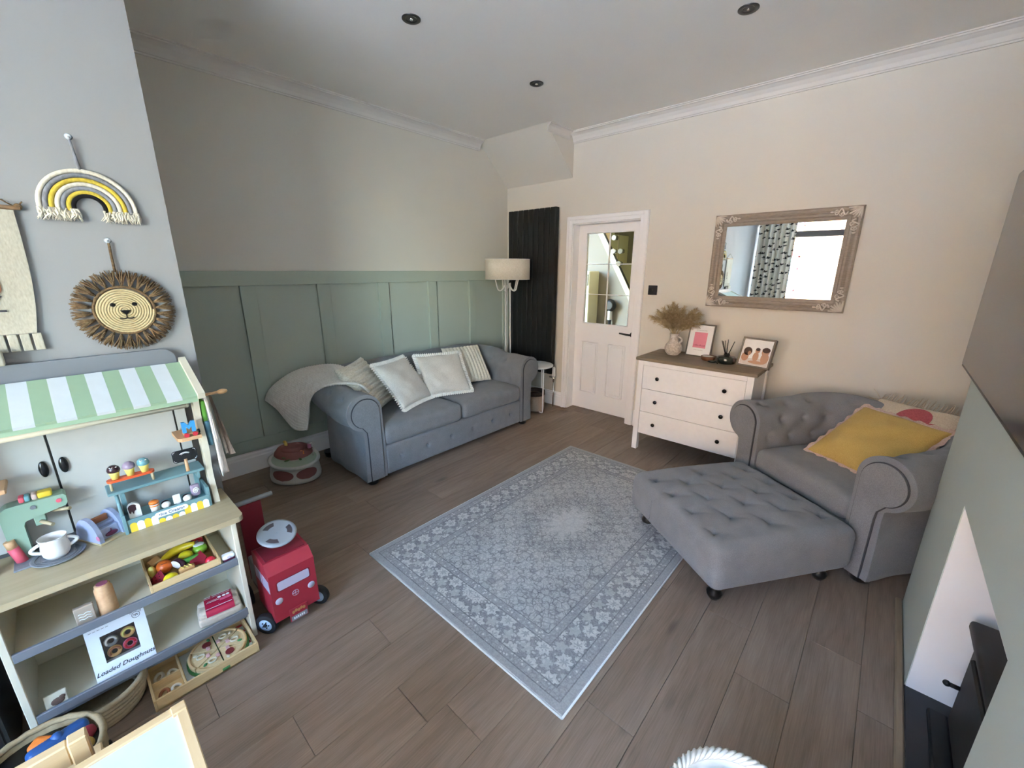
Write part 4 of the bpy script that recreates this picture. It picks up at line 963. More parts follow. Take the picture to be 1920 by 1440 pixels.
for i in range(7): m.bx(-0.045+0.013*i, -0.036+0.013*i, 0.220, 0.2225, -0.006, -0.0055)
for i in range(6): m.bx(-0.040+0.013*i, -0.032+0.013*i, 0.055, 0.0575, -0.006, -0.0055)
m.build('fine_print', 'frame_silver_wood', t, local=True)
MB().bx(-0.02, 0.02, 0.02, 0.18, -0.045, -0.017).build('stand', 'frame_grey_wood', t, local=True)
# photograph frame: three figures on white bedding, as a flat print
t, M = leaning('photo_frame', 'taupe box frame with a photo of three people, right end of the chest', 'picture frame', -0.695, 3.475, 0.215, 0.225, R(-12), R(18))
pic_frame(t, 0.235, 0.225, 0.014, 'frame_silver_wood', 0.03)
plain('photo_hair', '#4f3a30', rough=0.7, var=0.3, scale=90); plain('photo_skin', '#c2977c', rough=0.7); plain('photo_linen', '#d8cfca', rough=0.7, var=0.1, scale=60)
def blob(t, pts, mat, z=-0.0052, name='photo_print'):
    n = len(pts); MB().add([(x, y, z) for x, y in pts], [tuple(range(n))]).build(name, mat, t, local=True)
def ell(cx, cy, a, b, n=18, rot=0): return [(cx+a*math.cos(2*PI*i/n)*math.cos(rot)-b*math.sin(2*PI*i/n)*math.sin(rot), cy+a*math.cos(2*PI*i/n)*math.sin(rot)+b*math.sin(2*PI*i/n)*math.cos(rot)) for i in range(n)]
blob(t, [(-0.098, 0.018), (0.098, 0.018), (0.098, 0.055), (0.03, 0.072), (-0.04, 0.066), (-0.098, 0.078)], 'photo_linen', -0.0055)
blob(t, ell(-0.070, 0.075, 0.026, 0.034), 'photo_skin'); blob(t, ell(-0.058, 0.118, 0.030, 0.032, rot=0.3), 'photo_hair', -0.0048); blob(t, ell(-0.045, 0.105, 0.012, 0.017), 'photo_skin', -0.0044)
blob(t, ell(0.005, 0.082, 0.021, 0.036), 'photo_skin'); blob(t, ell(0.010, 0.130, 0.017, 0.020), 'photo_skin', -0.0050); blob(t, ell(0.010, 0.140, 0.016, 0.012), 'photo_hair', -0.0046)
blob(t, ell(0.070, 0.078, 0.028, 0.042), 'photo_skin'); blob(t, ell(0.066, 0.124, 0.026, 0.030, rot=-0.2), 'photo_skin', -0.0048); blob(t, ell(0.068, 0.140, 0.028, 0.020), 'photo_hair', -0.0044)
blob(t, ell(0.02, 0.040, 0.06, 0.012), 'photo_skin', -0.0050)
MB().bx(0.07, 0.10, 0.03, 0.10, -0.07, -0.031).build('stand', 'frame_silver_wood', t, local=True)
wood('walnut', '#7d5337', '#5a3823', axis='X', scale=25); plain('wax_white', '#e9e4da', rough=0.5)
BX, BY = -1.020, 3.515
t = thing('candle_bowl', 'small walnut bowl filled with white wax in front of pink print', 'candle', (BX, BY, ZD))
MB().lathe([(0.0, 0), (0.040, 0), (0.052, 0.010), (0.055, 0.034), (0.050, 0.036), (0.049, 0.030)], 30, Matrix.Translation((BX, BY, ZD)), cap=False).build('bowl', 'walnut', t)
MB().lathe([(0.0, 0.031), (0.0495, 0.031)], 30, Matrix.Translation((BX, BY, ZD)), cap=False).build('wax', 'wax_white', t)
q = N('smoked_glass'); q.col((0.03, 0.035, 0.03, 1)).rough(0.06); q.b.inputs['Coat Weight'].default_value = 0.6; q.done('smoked_glass')
DX, DY = -0.880, 3.495
t = thing('reed_diffuser', 'dark smoked glass reed diffuser with black reeds between bowl and photo', 'diffuser', (DX, DY, ZD))
MB().lathe([(0.0, 0), (0.058, 0), (0.066, 0.008), (0.068, 0.040), (0.060, 0.056), (0.030, 0.062), (0.022, 0.066), (0.022, 0.078), (0.016, 0.078), (0.015, 0.06)], 32, Matrix.Translation((DX, DY, ZD)), cap=False).build('bottle', 'smoked_glass', t)
rp = random.Random(4)
for k in range(8):
    a = 2*PI*k/8+rp.uniform(-.3, .3); e = Vector((DX+0.065*math.cos(a)*rp.uniform(0.6, 1.2), DY+0.055*math.sin(a), ZD+rp.uniform(0.165, 0.185)))
    MB().tube([(DX-0.006*math.cos(a), DY-0.006*math.sin(a), ZD+0.02), e], 0.0028, 6).build('reed', 'knob_black', t)
tag(MB().sph((DX-0.085, DY-0.055, ZD+0.010), (0.034, 0.014, 0.010), 14, 8, (0, 0, 0.3)).tube([(DX-0.06, DY-0.05, ZD+0.012), (DX-0.045, DY-0.062, ZD+0.005), (DX-0.04, DY-0.07, ZD+0.003)], 0.004, 6).build('tassel_tag', 'knob_black', loc=(DX-0.085, DY-0.055, ZD)), 'small black tassel lying before the diffuser', 'tassel')

# ------------------------------------------------------------------ television and stove on the chimney breast
q = N('tv_screen'); q.col((0.012, 0.012, 0.014, 1)).rough(0.18).spec(0.6); q.done('tv_screen')
t = thing('television', 'wall-mounted television with black screen on the chimney breast', 'television', (XC, 1.88, 1.15))
MB().bx(XC-0.032, XC-0.010, 1.19, 2.56, 1.150, 1.900, 0.004).build('housing', 'black_metal', t)
MB().bx(XC-0.034, XC-0.0315, 1.20, 2.55, 1.165, 1.892).build('screen', 'tv_screen', t)
MB().bx(XC-0.011, XC, 1.6, 2.2, 1.35, 1.7).build('wall_bracket', 'black_metal', t)
plain('cast_iron', '#131314', rough=0.5, var=0.3, scale=40, bump=0.15)
t = thing('fireplace_stove', 'black cast iron stove in the fireplace opening', 'stove', (0.52, 1.52, 0.016))
MB().bx(0.405, 0.70, 1.24, 1.80, 0.055, 0.40, 0.008).build('body', 'cast_iron', t)
MB().bx(0.385, 0.72, 1.21, 1.84, 0.40, 0.435, 0.012, 3).build('top_plate', 'cast_iron', t)
MB().bx(0.392, 0.408, 1.30, 1.74, 0.10, 0.36, 0.006).build('door', 'cast_iron', t)
MB().cyl((0.392, 1.73, 0.24), (0.365, 1.73, 0.24), 0.007).sph((0.362, 1.73, 0.24), 0.010).build('door_knob', 'cast_iron', t)
for y in (1.29, 1.75):
    for x in (0.44, 0.66): MB().cyl((x, y, 0.0165), (x, y, 0.06), 0.016, 0.022).build('foot', 'cast_iron', t)
MB().bx(0.36, 0.41, 1.25, 1.83, 0.017, 0.04, 0.005).build('ash_lip', 'cast_iron', t)
# ------------------------------------------------------------------ toy kitchen / market stall against the white wall
plain('kitchen_cream', '#cbc6b2', rough=0.5); wood('birch', '#b9ab8b', '#a49473', axis='Y', scale=9, rough=0.45); plain('kitchen_grey', '#6e7378', rough=0.5); plain('kitchen_white', '#b4b4ae', rough=0.45)
plain('awning_green', '#8fa98c', rough=0.5); plain('awning_white', '#c4cbcd', rough=0.5); wood('beech', '#d2ac84', '#bb9168', axis='X', scale=20); plain('lip_grey', '#6f7379', rough=0.5)
kt = thing('toy_kitchen', 'wooden toy market kitchen with striped awning against the white wall', 'play kitchen', (-1.94, 0.025, 0))
KB, KF, KL, KR = -2.098, -1.787, -0.300, 0.336
for y in (KL, KR-0.018): MB().bx(KB, KF, y, y+0.018, 0, 0.56, 0.002).build('side_panel', 'kitchen_cream', kt)
MB().bx(KB, KB+0.008, KL+0.018, KR-0.018, 0.02, 0.56).build('back_panel', 'kitchen_cream', kt)
cp = [(KB, KL-0.02), (KF-0.025+0.012, KL-0.02)] + arc(KF-0.018, KL+0.005, 0.025, -90, 0, 5)[1:] + arc(KF-0.018, KR+0.005, 0.025, 0, 90, 5) + [(KB, KR+0.030)]
MB().prism(cp, 0.022, Matrix.Translation((0, 0, 0.5605))).build('worktop', 'birch', kt)
for z in (0.366, 0.118):
    sh = MB().bx(KB+0.008, KF-0.012, KL+0.018, KR-0.018, z, z+0.010).build('shelf', 'kitchen_cream', kt)
    MB().bx(KF-0.012, KF, KL+0.018, KR-0.018, z+0.004, z+0.036, 0.002).build('shelf_lip', 'lip_grey', sh)
MB().bx(KF-0.05, KF-0.038, KL+0.018, KR-0.018, 0.085, 0.118).build('plinth', 'lip_grey', kt)
# cupboard doors of the upper back
MB().bx(KB, KB+0.006, KL, 0.298, 0.583, 1.16).build('upper_back', 'gap_dark', kt)
for y0, y1, hy in ((KL, -0.096, -0.119), (-0.090, 0.257, -0.071)):
    dd = MB().bx(KB+0.006, KB+0.014, y0, y1, 0.600, 1.10, 0.001).build('cupboard_door', 'kitchen_white', kt)
    MB().sph((KB+0.018, hy, 0.865), (0.008, 0.012, 0.030), 16, 10).build('handle', 'knob_black', dd)
MB().bx(KB+0.006, KB+0.014, 0.263, 0.298, 0.583, 1.10, 0.001).build('cupboard_stile', 'kitchen_white', kt)
def wavy_post(y0):
    zs_ = [0.5825+(1.085-0.5825)*i/30 for i in range(31)]
    front = [(-1.985+0.015*math.cos((z-0.5825)/0.5*4.4*PI)*1.0 if 0 else -1.972-0.022*(0.5-0.5*math.cos((z-0.5825)/0.5025*2*PI*2)), z) for z in zs_]
    poly = front + [(-2.03, 1.085), (-2.03, 0.5825)]
    return MB().prism(poly, 0.020, frame((0, y0+0.020, 0), (1, 0, 0), (0, 0, 1), (0, -1, 0)))
for y in (KL, 0.312): wavy_post(y).build('post', 'kitchen_cream', kt)
for y in (KL, 0.312): MB().bx(KB, -2.03, y, y+0.020, 1.03, 1.10).build('post_tie', 'kitchen_cream', kt)
MB().cyl((-1.975, KL+0.005, 1.024), (-1.975, 0.288, 1.024), 0.0105, seg=16).sph((-1.975, 0.288, 1.024), 0.0105).build('hanging_rod', 'kitchen_cream', kt)
hp = [(KL, 1.10), (0.305, 1.10), (0.305, 1.185)] + arc(0.262, 1.192, 0.043, 0, 90, 6)[1:] + [(KL, 1.235)]
MB().prism(hp, 0.014, frame((KB, 0, 0), (0, 1, 0), (0, 0, 1), (1, 0, 0))).build('header_board', 'kitchen_grey', kt)
# awning: sloping striped boards
A0, A1 = Vector((-2.060, 0, 1.172)), Vector((-1.848, 0, 1.076)); ad = (A1-A0).normalized(); an = Vector((-ad.z, 0, ad.x))
def slat(y0, y1, mat, name='awning_stripe', e0=0.0, e1=0.0, th=0.010):
    a, b = A0-ad*e0, A1+ad*e1; vs = []
    for y in (y0, y1):
        for p in (a, b): vs += [Vector((p.x, y, p.z)), Vector((p.x, y, p.z))+an*th]
    MB().add(vs, [(0, 2, 3, 1), (4, 5, 7, 6), (0, 1, 5, 4), (2, 6, 7, 3), (1, 3, 7, 5), (0, 4, 6, 2)]).build(name, mat, kt)
sw_ = 0.0447; y = 0.308; k = 0
while y > KL-0.02:
    slat(max(y-sw_, KL-0.02), y, 'awning_green' if k % 2 == 0 else 'awning_white'); y -= sw_; k += 1
slat(0.308, 0.330, 'kitchen_cream', 'awning_end', 0.012, 0.008, 0.024); slat(KL-0.04, KL-0.02, 'kitchen_cream', 'awning_end', 0.012, 0.008, 0.024)
MB().bx(A1.x-0.012, A1.x-0.002, KL-0.02, 0.308, 1.062, 1.078).build('awning_edge', 'awning_green', kt)
# little wall shelves
sp = [(-2.06, 0.236), (-1.955, 0.236)] + arc(-1.958, 0.256, 0.02, -90, 0, 4) + [(-1.938, 0.3115), (-2.06, 0.3115)]
MB().prism(sp, 0.014, Matrix.Translation((0, 0, 0.890))).build('side_shelf', 'beech', kt)
MB().bx(-2.06, -1.95, KL+0.02, -0.20, 0.855, 0.869, 0.003).build('side_shelf', 'beech', kt)
MB().cyl((-1.995, 0.332, 1.045), (-1.995, 0.352, 1.045), 0.006).build('peg', 'beech', kt)
ZK = 0.583
# ---- letter train on the small shelf
plain('toy_blue', '#3c93cf', rough=0.4); plain('toy_red', '#c4303c', rough=0.35); plain('toy_black', '#16161a', rough=0.25)
def face_x(o): return frame(o, (0, 1, 0), (0, 0, 1), (1, 0, 0))       # lettering that faces the room (+x)
t = thing('letter_train', 'tiny blue letter M train wagon on the small kitchen shelf', 'toy train', (-1.955, 0.285, 0.904))
MB().bx(-1.975, -1.945, 0.258, 0.305, 0.911, 0.918, 0.001).build('chassis', 'beech', t)
for y in (0.266, 0.293):
    for x in (-1.977, -1.945): MB().cyl((x, y, 0.9125), (x+0.006, y, 0.9125), 0.0085, seg=16).build('wheel', 'toy_red', t)
cu_p = [(0.258, 0.919), (0.270, 0.919), (0.270, 0.943), (0.279, 0.930), (0.288, 0.943), (0.288, 0.919), (0.300, 0.919), (0.300, 0.962), (0.290, 0.962), (0.279, 0.947), (0.268, 0.962), (0.258, 0.962)]
MB().prism(cu_p, 0.014, frame((-1.968, 0, 0), (0, 1, 0), (0, 0, 1), (1, 0, 0))).build('letter', 'toy_blue', t)
MB().cyl((-1.96, 0.305, 0.915), (-1.96, 0.312, 0.915), 0.008, seg=14).build('coupling', 'toy_black', t)
# ---- teal ice cream stand
plain('teal', '#6d9093', rough=0.45); plain('scallop_yellow', '#e0c23c', rough=0.45); plain('scallop_white', '#e6eef0', rough=0.45); plain('label_white', '#e9f1f4', rough=0.5); plain('ink_blue', '#46597c', rough=0.6)
SX = -1.957
t = thing('ice_cream_stand', 'teal wooden ice cream stand with yellow and white scallops on worktop', 'toy stand', (-1.995, 0.165, ZK))
MB().bx(-2.07, SX-0.008, 0.040, 0.294, ZK, ZK+0.040).build('base', 'teal', t)
MB().bx(SX-0.008, SX, 0.036, 0.298, ZK, ZK+0.052, 0.001).build('front_board', 'teal', t)
for y in (0.030, 0.292): MB().bx(-2.072, SX-0.002 if y > 0.1 else SX+0.006, y, y+0.010, ZK, ZK+0.085 if y > 0.1 else ZK+0.078, 0.001).build('end_board', 'teal', t)
for y in (0.044, 0.275): MB().bx(-2.072, -2.05, y, y+0.014, ZK, ZK+0.156).bx(-2.05, -1.985, y+0.003, y+0.011, ZK+0.125, ZK+0.156).build('upright', 'teal', t)
MB().tube([(SX-0.0, 0.034, ZK+0.07), (-1.99, 0.034, ZK+0.154)], 0.006, 6).build('front_strut', 'teal', t)
MB().bx(-2.072, -1.975, 0.012, 0.303, ZK+0.156, ZK+0.167, 0.002).build('upper_shelf', 'teal', t)
n = 12; w_ = (0.292-0.046)/n
for i in range(n):
    y0 = 0.046+w_*i; top = ZK+0.036 if not (3 < i < 8) else ZK+0.016; pts = [(y0, ZK+0.001), (y0+w_, ZK+0.001)] + [(y0+w_/2+w_/2*math.cos(R(a)), top-0.008+0.010*math.sin(R(a))) for a in (0, 30, 60, 90, 120, 150, 180)]
    MB().prism(pts, 0.0015, frame((SX, 0, 0), (0, 1, 0), (0, 0, 1), (1, 0, 0))).build('scallop', 'scallop_yellow' if i % 2 == 0 else 'scallop_white', t)
lp = arc(0.130, ZK+0.036, 0.0105, 90, 270, 8)+arc(0.213, ZK+0.036, 0.0105, -90, 90, 8)
MB().prism(lp, 0.002, frame((SX+0.001, 0, 0), (0, 1, 0), (0, 0, 1), (1, 0, 0))).build('name_plate', 'label_white', t)
text_part('•Ice Cream•', 0.0165, 'ink_blue', t, face_x((SX+0.0034, 0.1715, ZK+0.0355)), bold=0.0002)
# flavour pieces inside the stand
plain('choc_dark', '#3a2228', rough=0.25); plain('lilac', '#9a8899', rough=0.35); plain('cone_yellow', '#e4d774', rough=0.6); plain('ice_teal', '#6fa0a6', rough=0.2); plain('cream_white', '#e6e2da', rough=0.4); plain('toy_orange', '#dd7a32', rough=0.4); plain('pale_lilac', '#cfc6d2', rough=0.4)
Z0 = ZK+0.0405
t = thing('toy_ice_lolly', 'white toy lolly with dark dripping top, left in the stand', 'toy food', (-1.985, 0.070, Z0))
pl_ = [(0.052, Z0), (0.088, Z0), (0.088, Z0+0.045)] + arc(0.070, Z0+0.045, 0.018, 0, 180, 8)[1:]
MB().prism(pl_, 0.016, frame((-1.995, 0, 0), (0, 1, 0), (0, 0, 1), (1, 0, 0))).build('body', 'cream_white', t)
dp = [(0.054, Z0+0.030), (0.058, Z0+0.024), (0.062, Z0+0.033), (0.066, Z0+0.020), (0.070, Z0+0.032), (0.076, Z0+0.036), (0.076, Z0+0.05)] + arc(0.066, Z0+0.048, 0.0125, 20, 180, 7)
MB().prism(dp, 0.001, frame((-1.979, 0, 0), (0, 1, 0), (0, 0, 1), (1, 0, 0))).build('chocolate_drip', 'choc_dark', t)
t = thing('toy_sundae_cup', 'white toy tub with orange lid in the teal stand', 'toy food', (-1.985, 0.125, Z0))
MB().lathe([(0.0, 0), (0.0125, 0), (0.0145, 0.030), (0.0145, 0.034)], 18, Matrix.Translation((-1.985, 0.128, Z0))).build('tub', 'cream_white', t)
MB().lathe([(0.0148, 0.026), (0.0150, 0.029), (0.0148, 0.031)], 18, Matrix.Translation((-1.985, 0.128, Z0)), cap=False).lathe([(0.0155, 0.036), (0.0155, 0.043), (0.012, 0.047), (0, 0.048)], 18, Matrix.Translation((-1.985, 0.128, Z0))).build('lid', 'toy_orange', t)
for i, (y, lb) in enumerate(((0.162, 'round white and plum toy scoop beside the orange-lidded tub'), (0.230, 'round white and plum toy scoop before the swirl piece'))):
    t = thing('toy_scoop', lb, 'toy food', (-1.985, y, Z0), group='toy scoops in the stand')
    MB().sph((-1.985, y, Z0+0.014), (0.014, 0.015, 0.014), 14, 10).build('scoop', 'cream_white', t)
    MB().sph((-1.992, y-0.001, Z0+0.019), (0.012, 0.0135, 0.011), 14, 10).build('sauce', 'choc_dark', t)
t = thing('toy_wafer', 'pale blue rectangular toy wafer standing between the scoops', 'toy food', (-1.98, 0.197, Z0))
MB().bx(-1.984, -1.976, 0.185, 0.209, Z0+0.008, Z0+0.045, 0.002).build('wafer', 'scallop_white', t); MB().cyl((-1.98, 0.199, Z0), (-1.98, 0.199, Z0+0.010), 0.005).build('stick', 'pale_lilac', t)
t = thing('toy_swirl_lolly', 'mauve toy ice cream with white spiral at right of the stand', 'toy food', (-1.99, 0.262, Z0))
MB().rbox((-1.998, 0.262, Z0+0.033), (0.018, 0.032, 0.052), 0.008, 3).cyl((-1.998, 0.262, Z0), (-1.998, 0.262, Z0+0.01), 0.004).build('body', 'lilac', t)
MB().tube([(-1.988, 0.262+0.010*(1-i/26)*math.cos(i*0.5), Z0+0.033+0.014*(1-i/26)*math.sin(i*0.5)) for i in range(26)], 0.0022, 5).build('spiral', 'cream_white', t)
# chalkboard sign on the upper shelf
ZU = ZK+0.1672
t = thing('chalk_sign', 'small black toy chalkboard sign on a wooden peg', 'toy sign', (-1.99, 0.252, ZU))
MB().cyl((-1.988, 0.252, ZU), (-1.990, 0.252, ZU+0.052), 0.0065, 0.0055, 14).build('peg', 'beech', t)
Mb = frame((-1.996, 0.253, ZU+0.066), (0, 1, 0.0), (-0.15, 0, 1), (1, 0, 0.15))
bp = arc(0.030, 0.014, 0.010, 0, 90, 4)+arc(-0.030, 0.014, 0.010, 90, 180, 4)+arc(-0.030, -0.014, 0.010, 180, 270, 4)+arc(0.030, -0.014, 0.010, 270, 360, 4)
MB().prism(bp, 0.005, Mb).build('board', 'toy_black', t)
plain('chalk', '#e8e8e6', rough=0.9)
m = MB()
for sx, sy in ((1, 1), (1, -1), (-1, 1), (-1, -1)): m.tube([Mb @ Vector((sx*0.0365, sy*0.013, 0.0055)), Mb @ Vector((sx*0.0350, sy*0.019, 0.0055)), Mb @ Vector((sx*0.029, sy*0.0205, 0.0055))], 0.0008, 4)
m.tube([Mb @ Vector((-0.016+0.032*i/8, 0.008+0.005*math.sin(PI*i/8), 0.0055)) for i in range(9)], 0.0016, 4).tube([Mb @ Vector((-0.012+0.026*i/8, 0.005+0.0045*math.sin(PI*i/8), 0.0055)) for i in range(9)], 0.0008, 4)
m.build('chalk_marks', 'chalk', t)
# orange bench with three cones
plain('bench_orange', '#d4572c', rough=0.4)
BY0, BY1, BZ = 0.022, 0.152, ZU+0.030
t = thing('cone_bench', 'orange toy bench with beech legs on the teal shelf', 'toy stand', (-2.01, 0.087, ZU))
MB().prism(arc(BY0+0.014, 0, 0.017, 90, 270, 10)+arc(BY1-0.014, 0, 0.017, -90, 90, 10), 0.008, frame((-2.01, 0, BZ), (0, 1, 0), (-1, 0, 0), (0, 0, 1))).build('seat', 'bench_orange', t)
for y in (BY0+0.006, BY1-0.006):
    for x in (-2.021, -1.999): MB().cyl((x, y, ZU), (x, y, BZ), 0.0045, seg=10).build('leg', 'birch', t)
for i, (y, mt, lb, spk) in enumerate(((0.045, 'choc_dark', 'toy cone with dark chocolate scoop, left on the orange bench', 1), (0.087, 'lilac', 'toy cone with lilac scoop, middle of the orange bench', 0), (0.128, 'ice_teal', 'toy cone with teal scoop, right on the orange bench', 1))):
    t = thing('ice_cream_cone', lb, 'toy food', (-2.01, y, BZ+0.008), group='toy cones on the bench'); T = Matrix.Translation((-2.01, y, BZ+0.0082))
    MB().lathe([(0.0, 0), (0.0105, 0), (0.0145, 0.024), (0.016, 0.028), (0, 0.028)], 18, T).build('cone', 'cone_yellow', t)
    MB().lathe([(0.015, 0.028), (0.0185, 0.031), (0.0190, 0.038), (0.016, 0.047), (0.009, 0.053), (0, 0.055)], 20, T).build('scoop', mt, t)
    if spk: MB().tube([(-1.998+0.004*math.sin(j), y-0.010+0.0025*j, BZ+0.057+0.002*math.cos(j*1.7)) for j in range(9)], 0.0014, 4).build('drizzle', 'chalk', t)
# toaster
plain('toaster_lilac', '#949db5', rough=0.4); plain('plum', '#5b2440', rough=0.3); plain('toast_brown', '#9a5f3d', rough=0.7); plain('rose_mark', '#b06a86', rough=0.5)
t = thing('toy_toaster', 'lavender wooden toy toaster with plum lever beside the teal stand', 'toy appliance', (-2.0, -0.022, ZK), R(27)); WM[t.name] = Matrix.Translation((-2.0, -0.022, ZK))
MB().bx(-2.070, -1.945, -0.068, 0.022, ZK, ZK+0.007, 0.001).build('base', 'birch', t)
prof_t = [(-2.066, ZK+0.007), (-1.95, ZK+0.007)] + [(-2.008+0.058*math.cos(R(a)), ZK+0.007+0.088*math.sin(R(a))) for a in range(0, 181, 12)]
for y in (-0.066, 0.006): MB().prism(prof_t, 0.014, frame((0, y+0.014, 0), (1, 0, 0), (0, 0, 1), (0, -1, 0))).build('end_cheek', 'toaster_lilac', t)
MB().bx(-2.045, -1.985, -0.052, 0.006, ZK+0.007, ZK+0.062).bx(-1.985, -1.966, -0.052, 0.006, ZK+0.007, ZK+0.05, 0.001).build('body', 'toaster_lilac', t)
MB().bx(-2.012, -2.002, -0.048, 0.002, ZK+0.03, ZK+0.085, 0.003).build('toast', 'toast_brown', t)
MB().sph((-1.963, -0.020, ZK+0.022), (0.004, 0.020, 0.009), 14, 8).cyl((-1.963, -0.02, ZK+0.028), (-1.963, -0.02, ZK+0.04), 0.002).build('lever', 'plum', t)
MB().sph((-1.955, -0.0665, ZK+0.028), (0.010, 0.0016, 0.010), 10, 6).build('emblem', 'rose_mark', t)
# coffee machine, plate and pot
plain('mint', '#88a38f', rough=0.5); plain('coral', '#d4596a', rough=0.6); plain('stone_grey', '#77797e', rough=0.7, var=0.25, scale=120); plain('pot_white', '#d8d5d0', rough=0.35, var=0.05, scale=80, bump=0.3)
t = thing('toy_coffee_machine', 'mint green toy coffee machine at the left of the worktop', 'toy appliance', (-2.03, -0.19, ZK))
cpoly = [(-0.240, ZK), (-0.196, ZK), (-0.196, ZK+0.120), (-0.190, ZK+0.135), (-0.092, ZK+0.155), (-0.086, ZK+0.165), (-0.086, ZK+0.190), (-0.092, ZK+0.198), (-0.205, ZK+0.198)] + arc(-0.212, ZK+0.168, 0.030, 90, 180, 6)[1:]
MB().prism(cpoly, 0.052, frame((-2.075, 0, 0), (0, 1, 0), (0, 0, 1), (1, 0, 0))).build('body', 'mint', t)
MB().bx(-2.085, -1.955, -0.242, -0.10, ZK, ZK+0.006, 0.001).build('base', 'stone_grey', t)
MB().bx(-2.07, -2.03, -0.172, -0.145, ZK+0.105, ZK+0.142, 0.002).build('spout', 'mint', t)
MB().cyl((-2.03, -0.158, ZK+0.118), (-1.985, -0.132, ZK+0.114), 0.006).cyl((-2.06, -0.13, ZK+0.135), (-2.02, -0.085, ZK+0.140), 0.006).build('filter_handle', 'birch', t)
for y, mt in ((-0.165, 'kitchen_grey'), (-0.105, 'coral')): MB().cyl((-2.023, y, ZK+0.178), (-2.0195, y, ZK+0.178), 0.007, seg=14).build('dial', mt, t)
for i, (mt, y) in enumerate((('coral', -0.185), ('ice_teal', -0.172), ('fringe_pink', -0.156), ('scallop_yellow', -0.132))):
    MB().rbox((-2.05, y, ZK+0.208), (0.034, 0.014 if i < 3 else 0.034, 0.020), 0.005, 2).build('capsule', mt, t)
t = thing('toy_figure_peg', 'wooden peg with coral block leaning on the coffee machine', 'toy', (-2.015, -0.222, ZK))
MB().cyl((-2.012, -0.222, ZK+0.001), (-2.018, -0.234, ZK+0.058), 0.014, seg=16).build('block', 'coral', t); MB().cyl((-2.018, -0.234, ZK+0.058), (-2.02, -0.238, ZK+0.085), 0.013, seg=16).build('head', 'beech', t)
t = thing('grey_plate', 'speckled grey round plate under the white toy pot', 'plate', (-1.968, -0.14, ZK))
MB().lathe([(0.0, 0.001), (0.055, 0.001), (0.066, 0.005), (0.068, 0.008), (0.064, 0.009), (0.053, 0.005), (0, 0.005)], 36, Matrix.Translation((-1.968, -0.140, ZK))).build('dish', 'stone_grey', t)
for r_ in (0.045, 0.057): MB().tube([(-1.968+r_*math.cos(2*PI*i/36), -0.140+r_*math.sin(2*PI*i/36), ZK+0.007 if r_ > 0.05 else ZK+0.0055) for i in range(36)], 0.0012, 4, closed=True).build('rim_ring', 'lip_grey', t)
t = thing('toy_pot', 'white enamel toy pot with two looped handles on the grey plate', 'toy pot', (-1.965, -0.142, ZK+0.006))
MB().lathe([(0.0, 0.0), (0.026, 0.0), (0.033, 0.012), (0.036, 0.032), (0.033, 0.052), (0.032, 0.062), (0.036, 0.074), (0.034, 0.0745), (0.029, 0.062), (0.030, 0.03), (0.024, 0.006), (0, 0.005)], 32, Matrix.Translation((-1.965, -0.142, ZK+0.0062))).build('body', 'pot_white', t)
for s in (-1, 1): MB().tube([(-1.962, -0.142+s*(0.032+0.022*math.sin(PI*i/12)), ZK+0.066-0.034*i/12) for i in range(13)], 0.0055, 8).build('handle', 'pot_white', t)
# ---- crate of toy fruit on the first shelf
wood('pine', '#d9bd8e', '#c3a371', axis='Y', scale=16); ZS = 0.3765
CX0, CX1, CYa, CYb = -2.045, -1.803, 0.050, 0.266
t = thing('fruit_crate', 'pine crate of wooden fruit on the upper kitchen shelf', 'crate', (-1.924, 0.158, ZS))
MB().bx(CX0, CX1, CYa, CYb, ZS, ZS+0.006).build('bottom', 'pine', t)
for a in ((CX0, CX1, CYa, CYa+0.007), (CX0, CX1, CYb-0.007, CYb), (CX0, CX0+0.007, CYa+0.007, CYb-0.007), (CX1-0.007, CX1, CYa+0.007, CYb-0.007)): MB().bx(*a, ZS, ZS+0.050, 0.001).build('crate_side', 'pine', t)
plain('banana', '#e3c42a', rough=0.35); plain('lemon', '#ecdb2c', rough=0.35); plain('orange_fruit', '#df6a26', rough=0.4); plain('apple_green', '#8cbf3d', rough=0.35); plain('leaf_green', '#4b8f3c', rough=0.4); plain('melon_red', '#8e2636', rough=0.4); plain('tomato', '#c8263a', rough=0.25); plain('bread', '#c79a61', rough=0.7); plain('aubergine', '#4d2a35', rough=0.3); plain('seed', '#2a1418', rough=0.4)
zf = ZS+0.008; GF = 'wooden fruit in the crate'
def lump(name, label, mat, c, r, rot=None): return tag(MB().sph(c, r, 18, 12, rot).build(name, mat, loc=c), label, 'toy fruit', GF)
t = thing('toy_banana', 'yellow wooden banana lying across the back of the crate', 'toy fruit', (-1.985, 0.16, zf), group=GF)
MB().tube([(-2.002-0.030*math.cos(PI*i/14-PI/2)+0.03, 0.105+0.115*i/14, zf+0.030+0.020*(i/14)**2) for i in range(15)], [0.007+0.011*math.sin(PI*(i+0.8)/15.6) for i in range(15)], 10).build('fruit', 'banana', t); MB().cyl((-1.972, 0.220, zf+0.050), (-1.970, 0.228, zf+0.058), 0.004).build('stalk', 'aubergine', t)
t = thing('toy_orange', 'orange wooden ball fruit with a cut line in the crate', 'toy fruit', (-1.93, 0.108, zf), group=GF)
MB().sph((-1.925, 0.108, zf+0.030), 0.026, 20, 14).build('fruit', 'orange_fruit', t); MB().tube([(-1.925+0.0262*math.cos(2*PI*i/30)*0.6, 0.108+0.0262*math.sin(2*PI*i/30)*0.8, zf+0.030+0.0262*math.cos(2*PI*i/30)*0.8-0.0262*math.sin(2*PI*i/30)*0.6*0.0) for i in range(30)], 0.001, 4, closed=True).build('cut_line', 'aubergine', t)
lump('toy_lemon', 'bright yellow wooden lemon in the middle of the crate', 'lemon', (-1.940, 0.178, zf+0.030), (0.022, 0.024, 0.020))
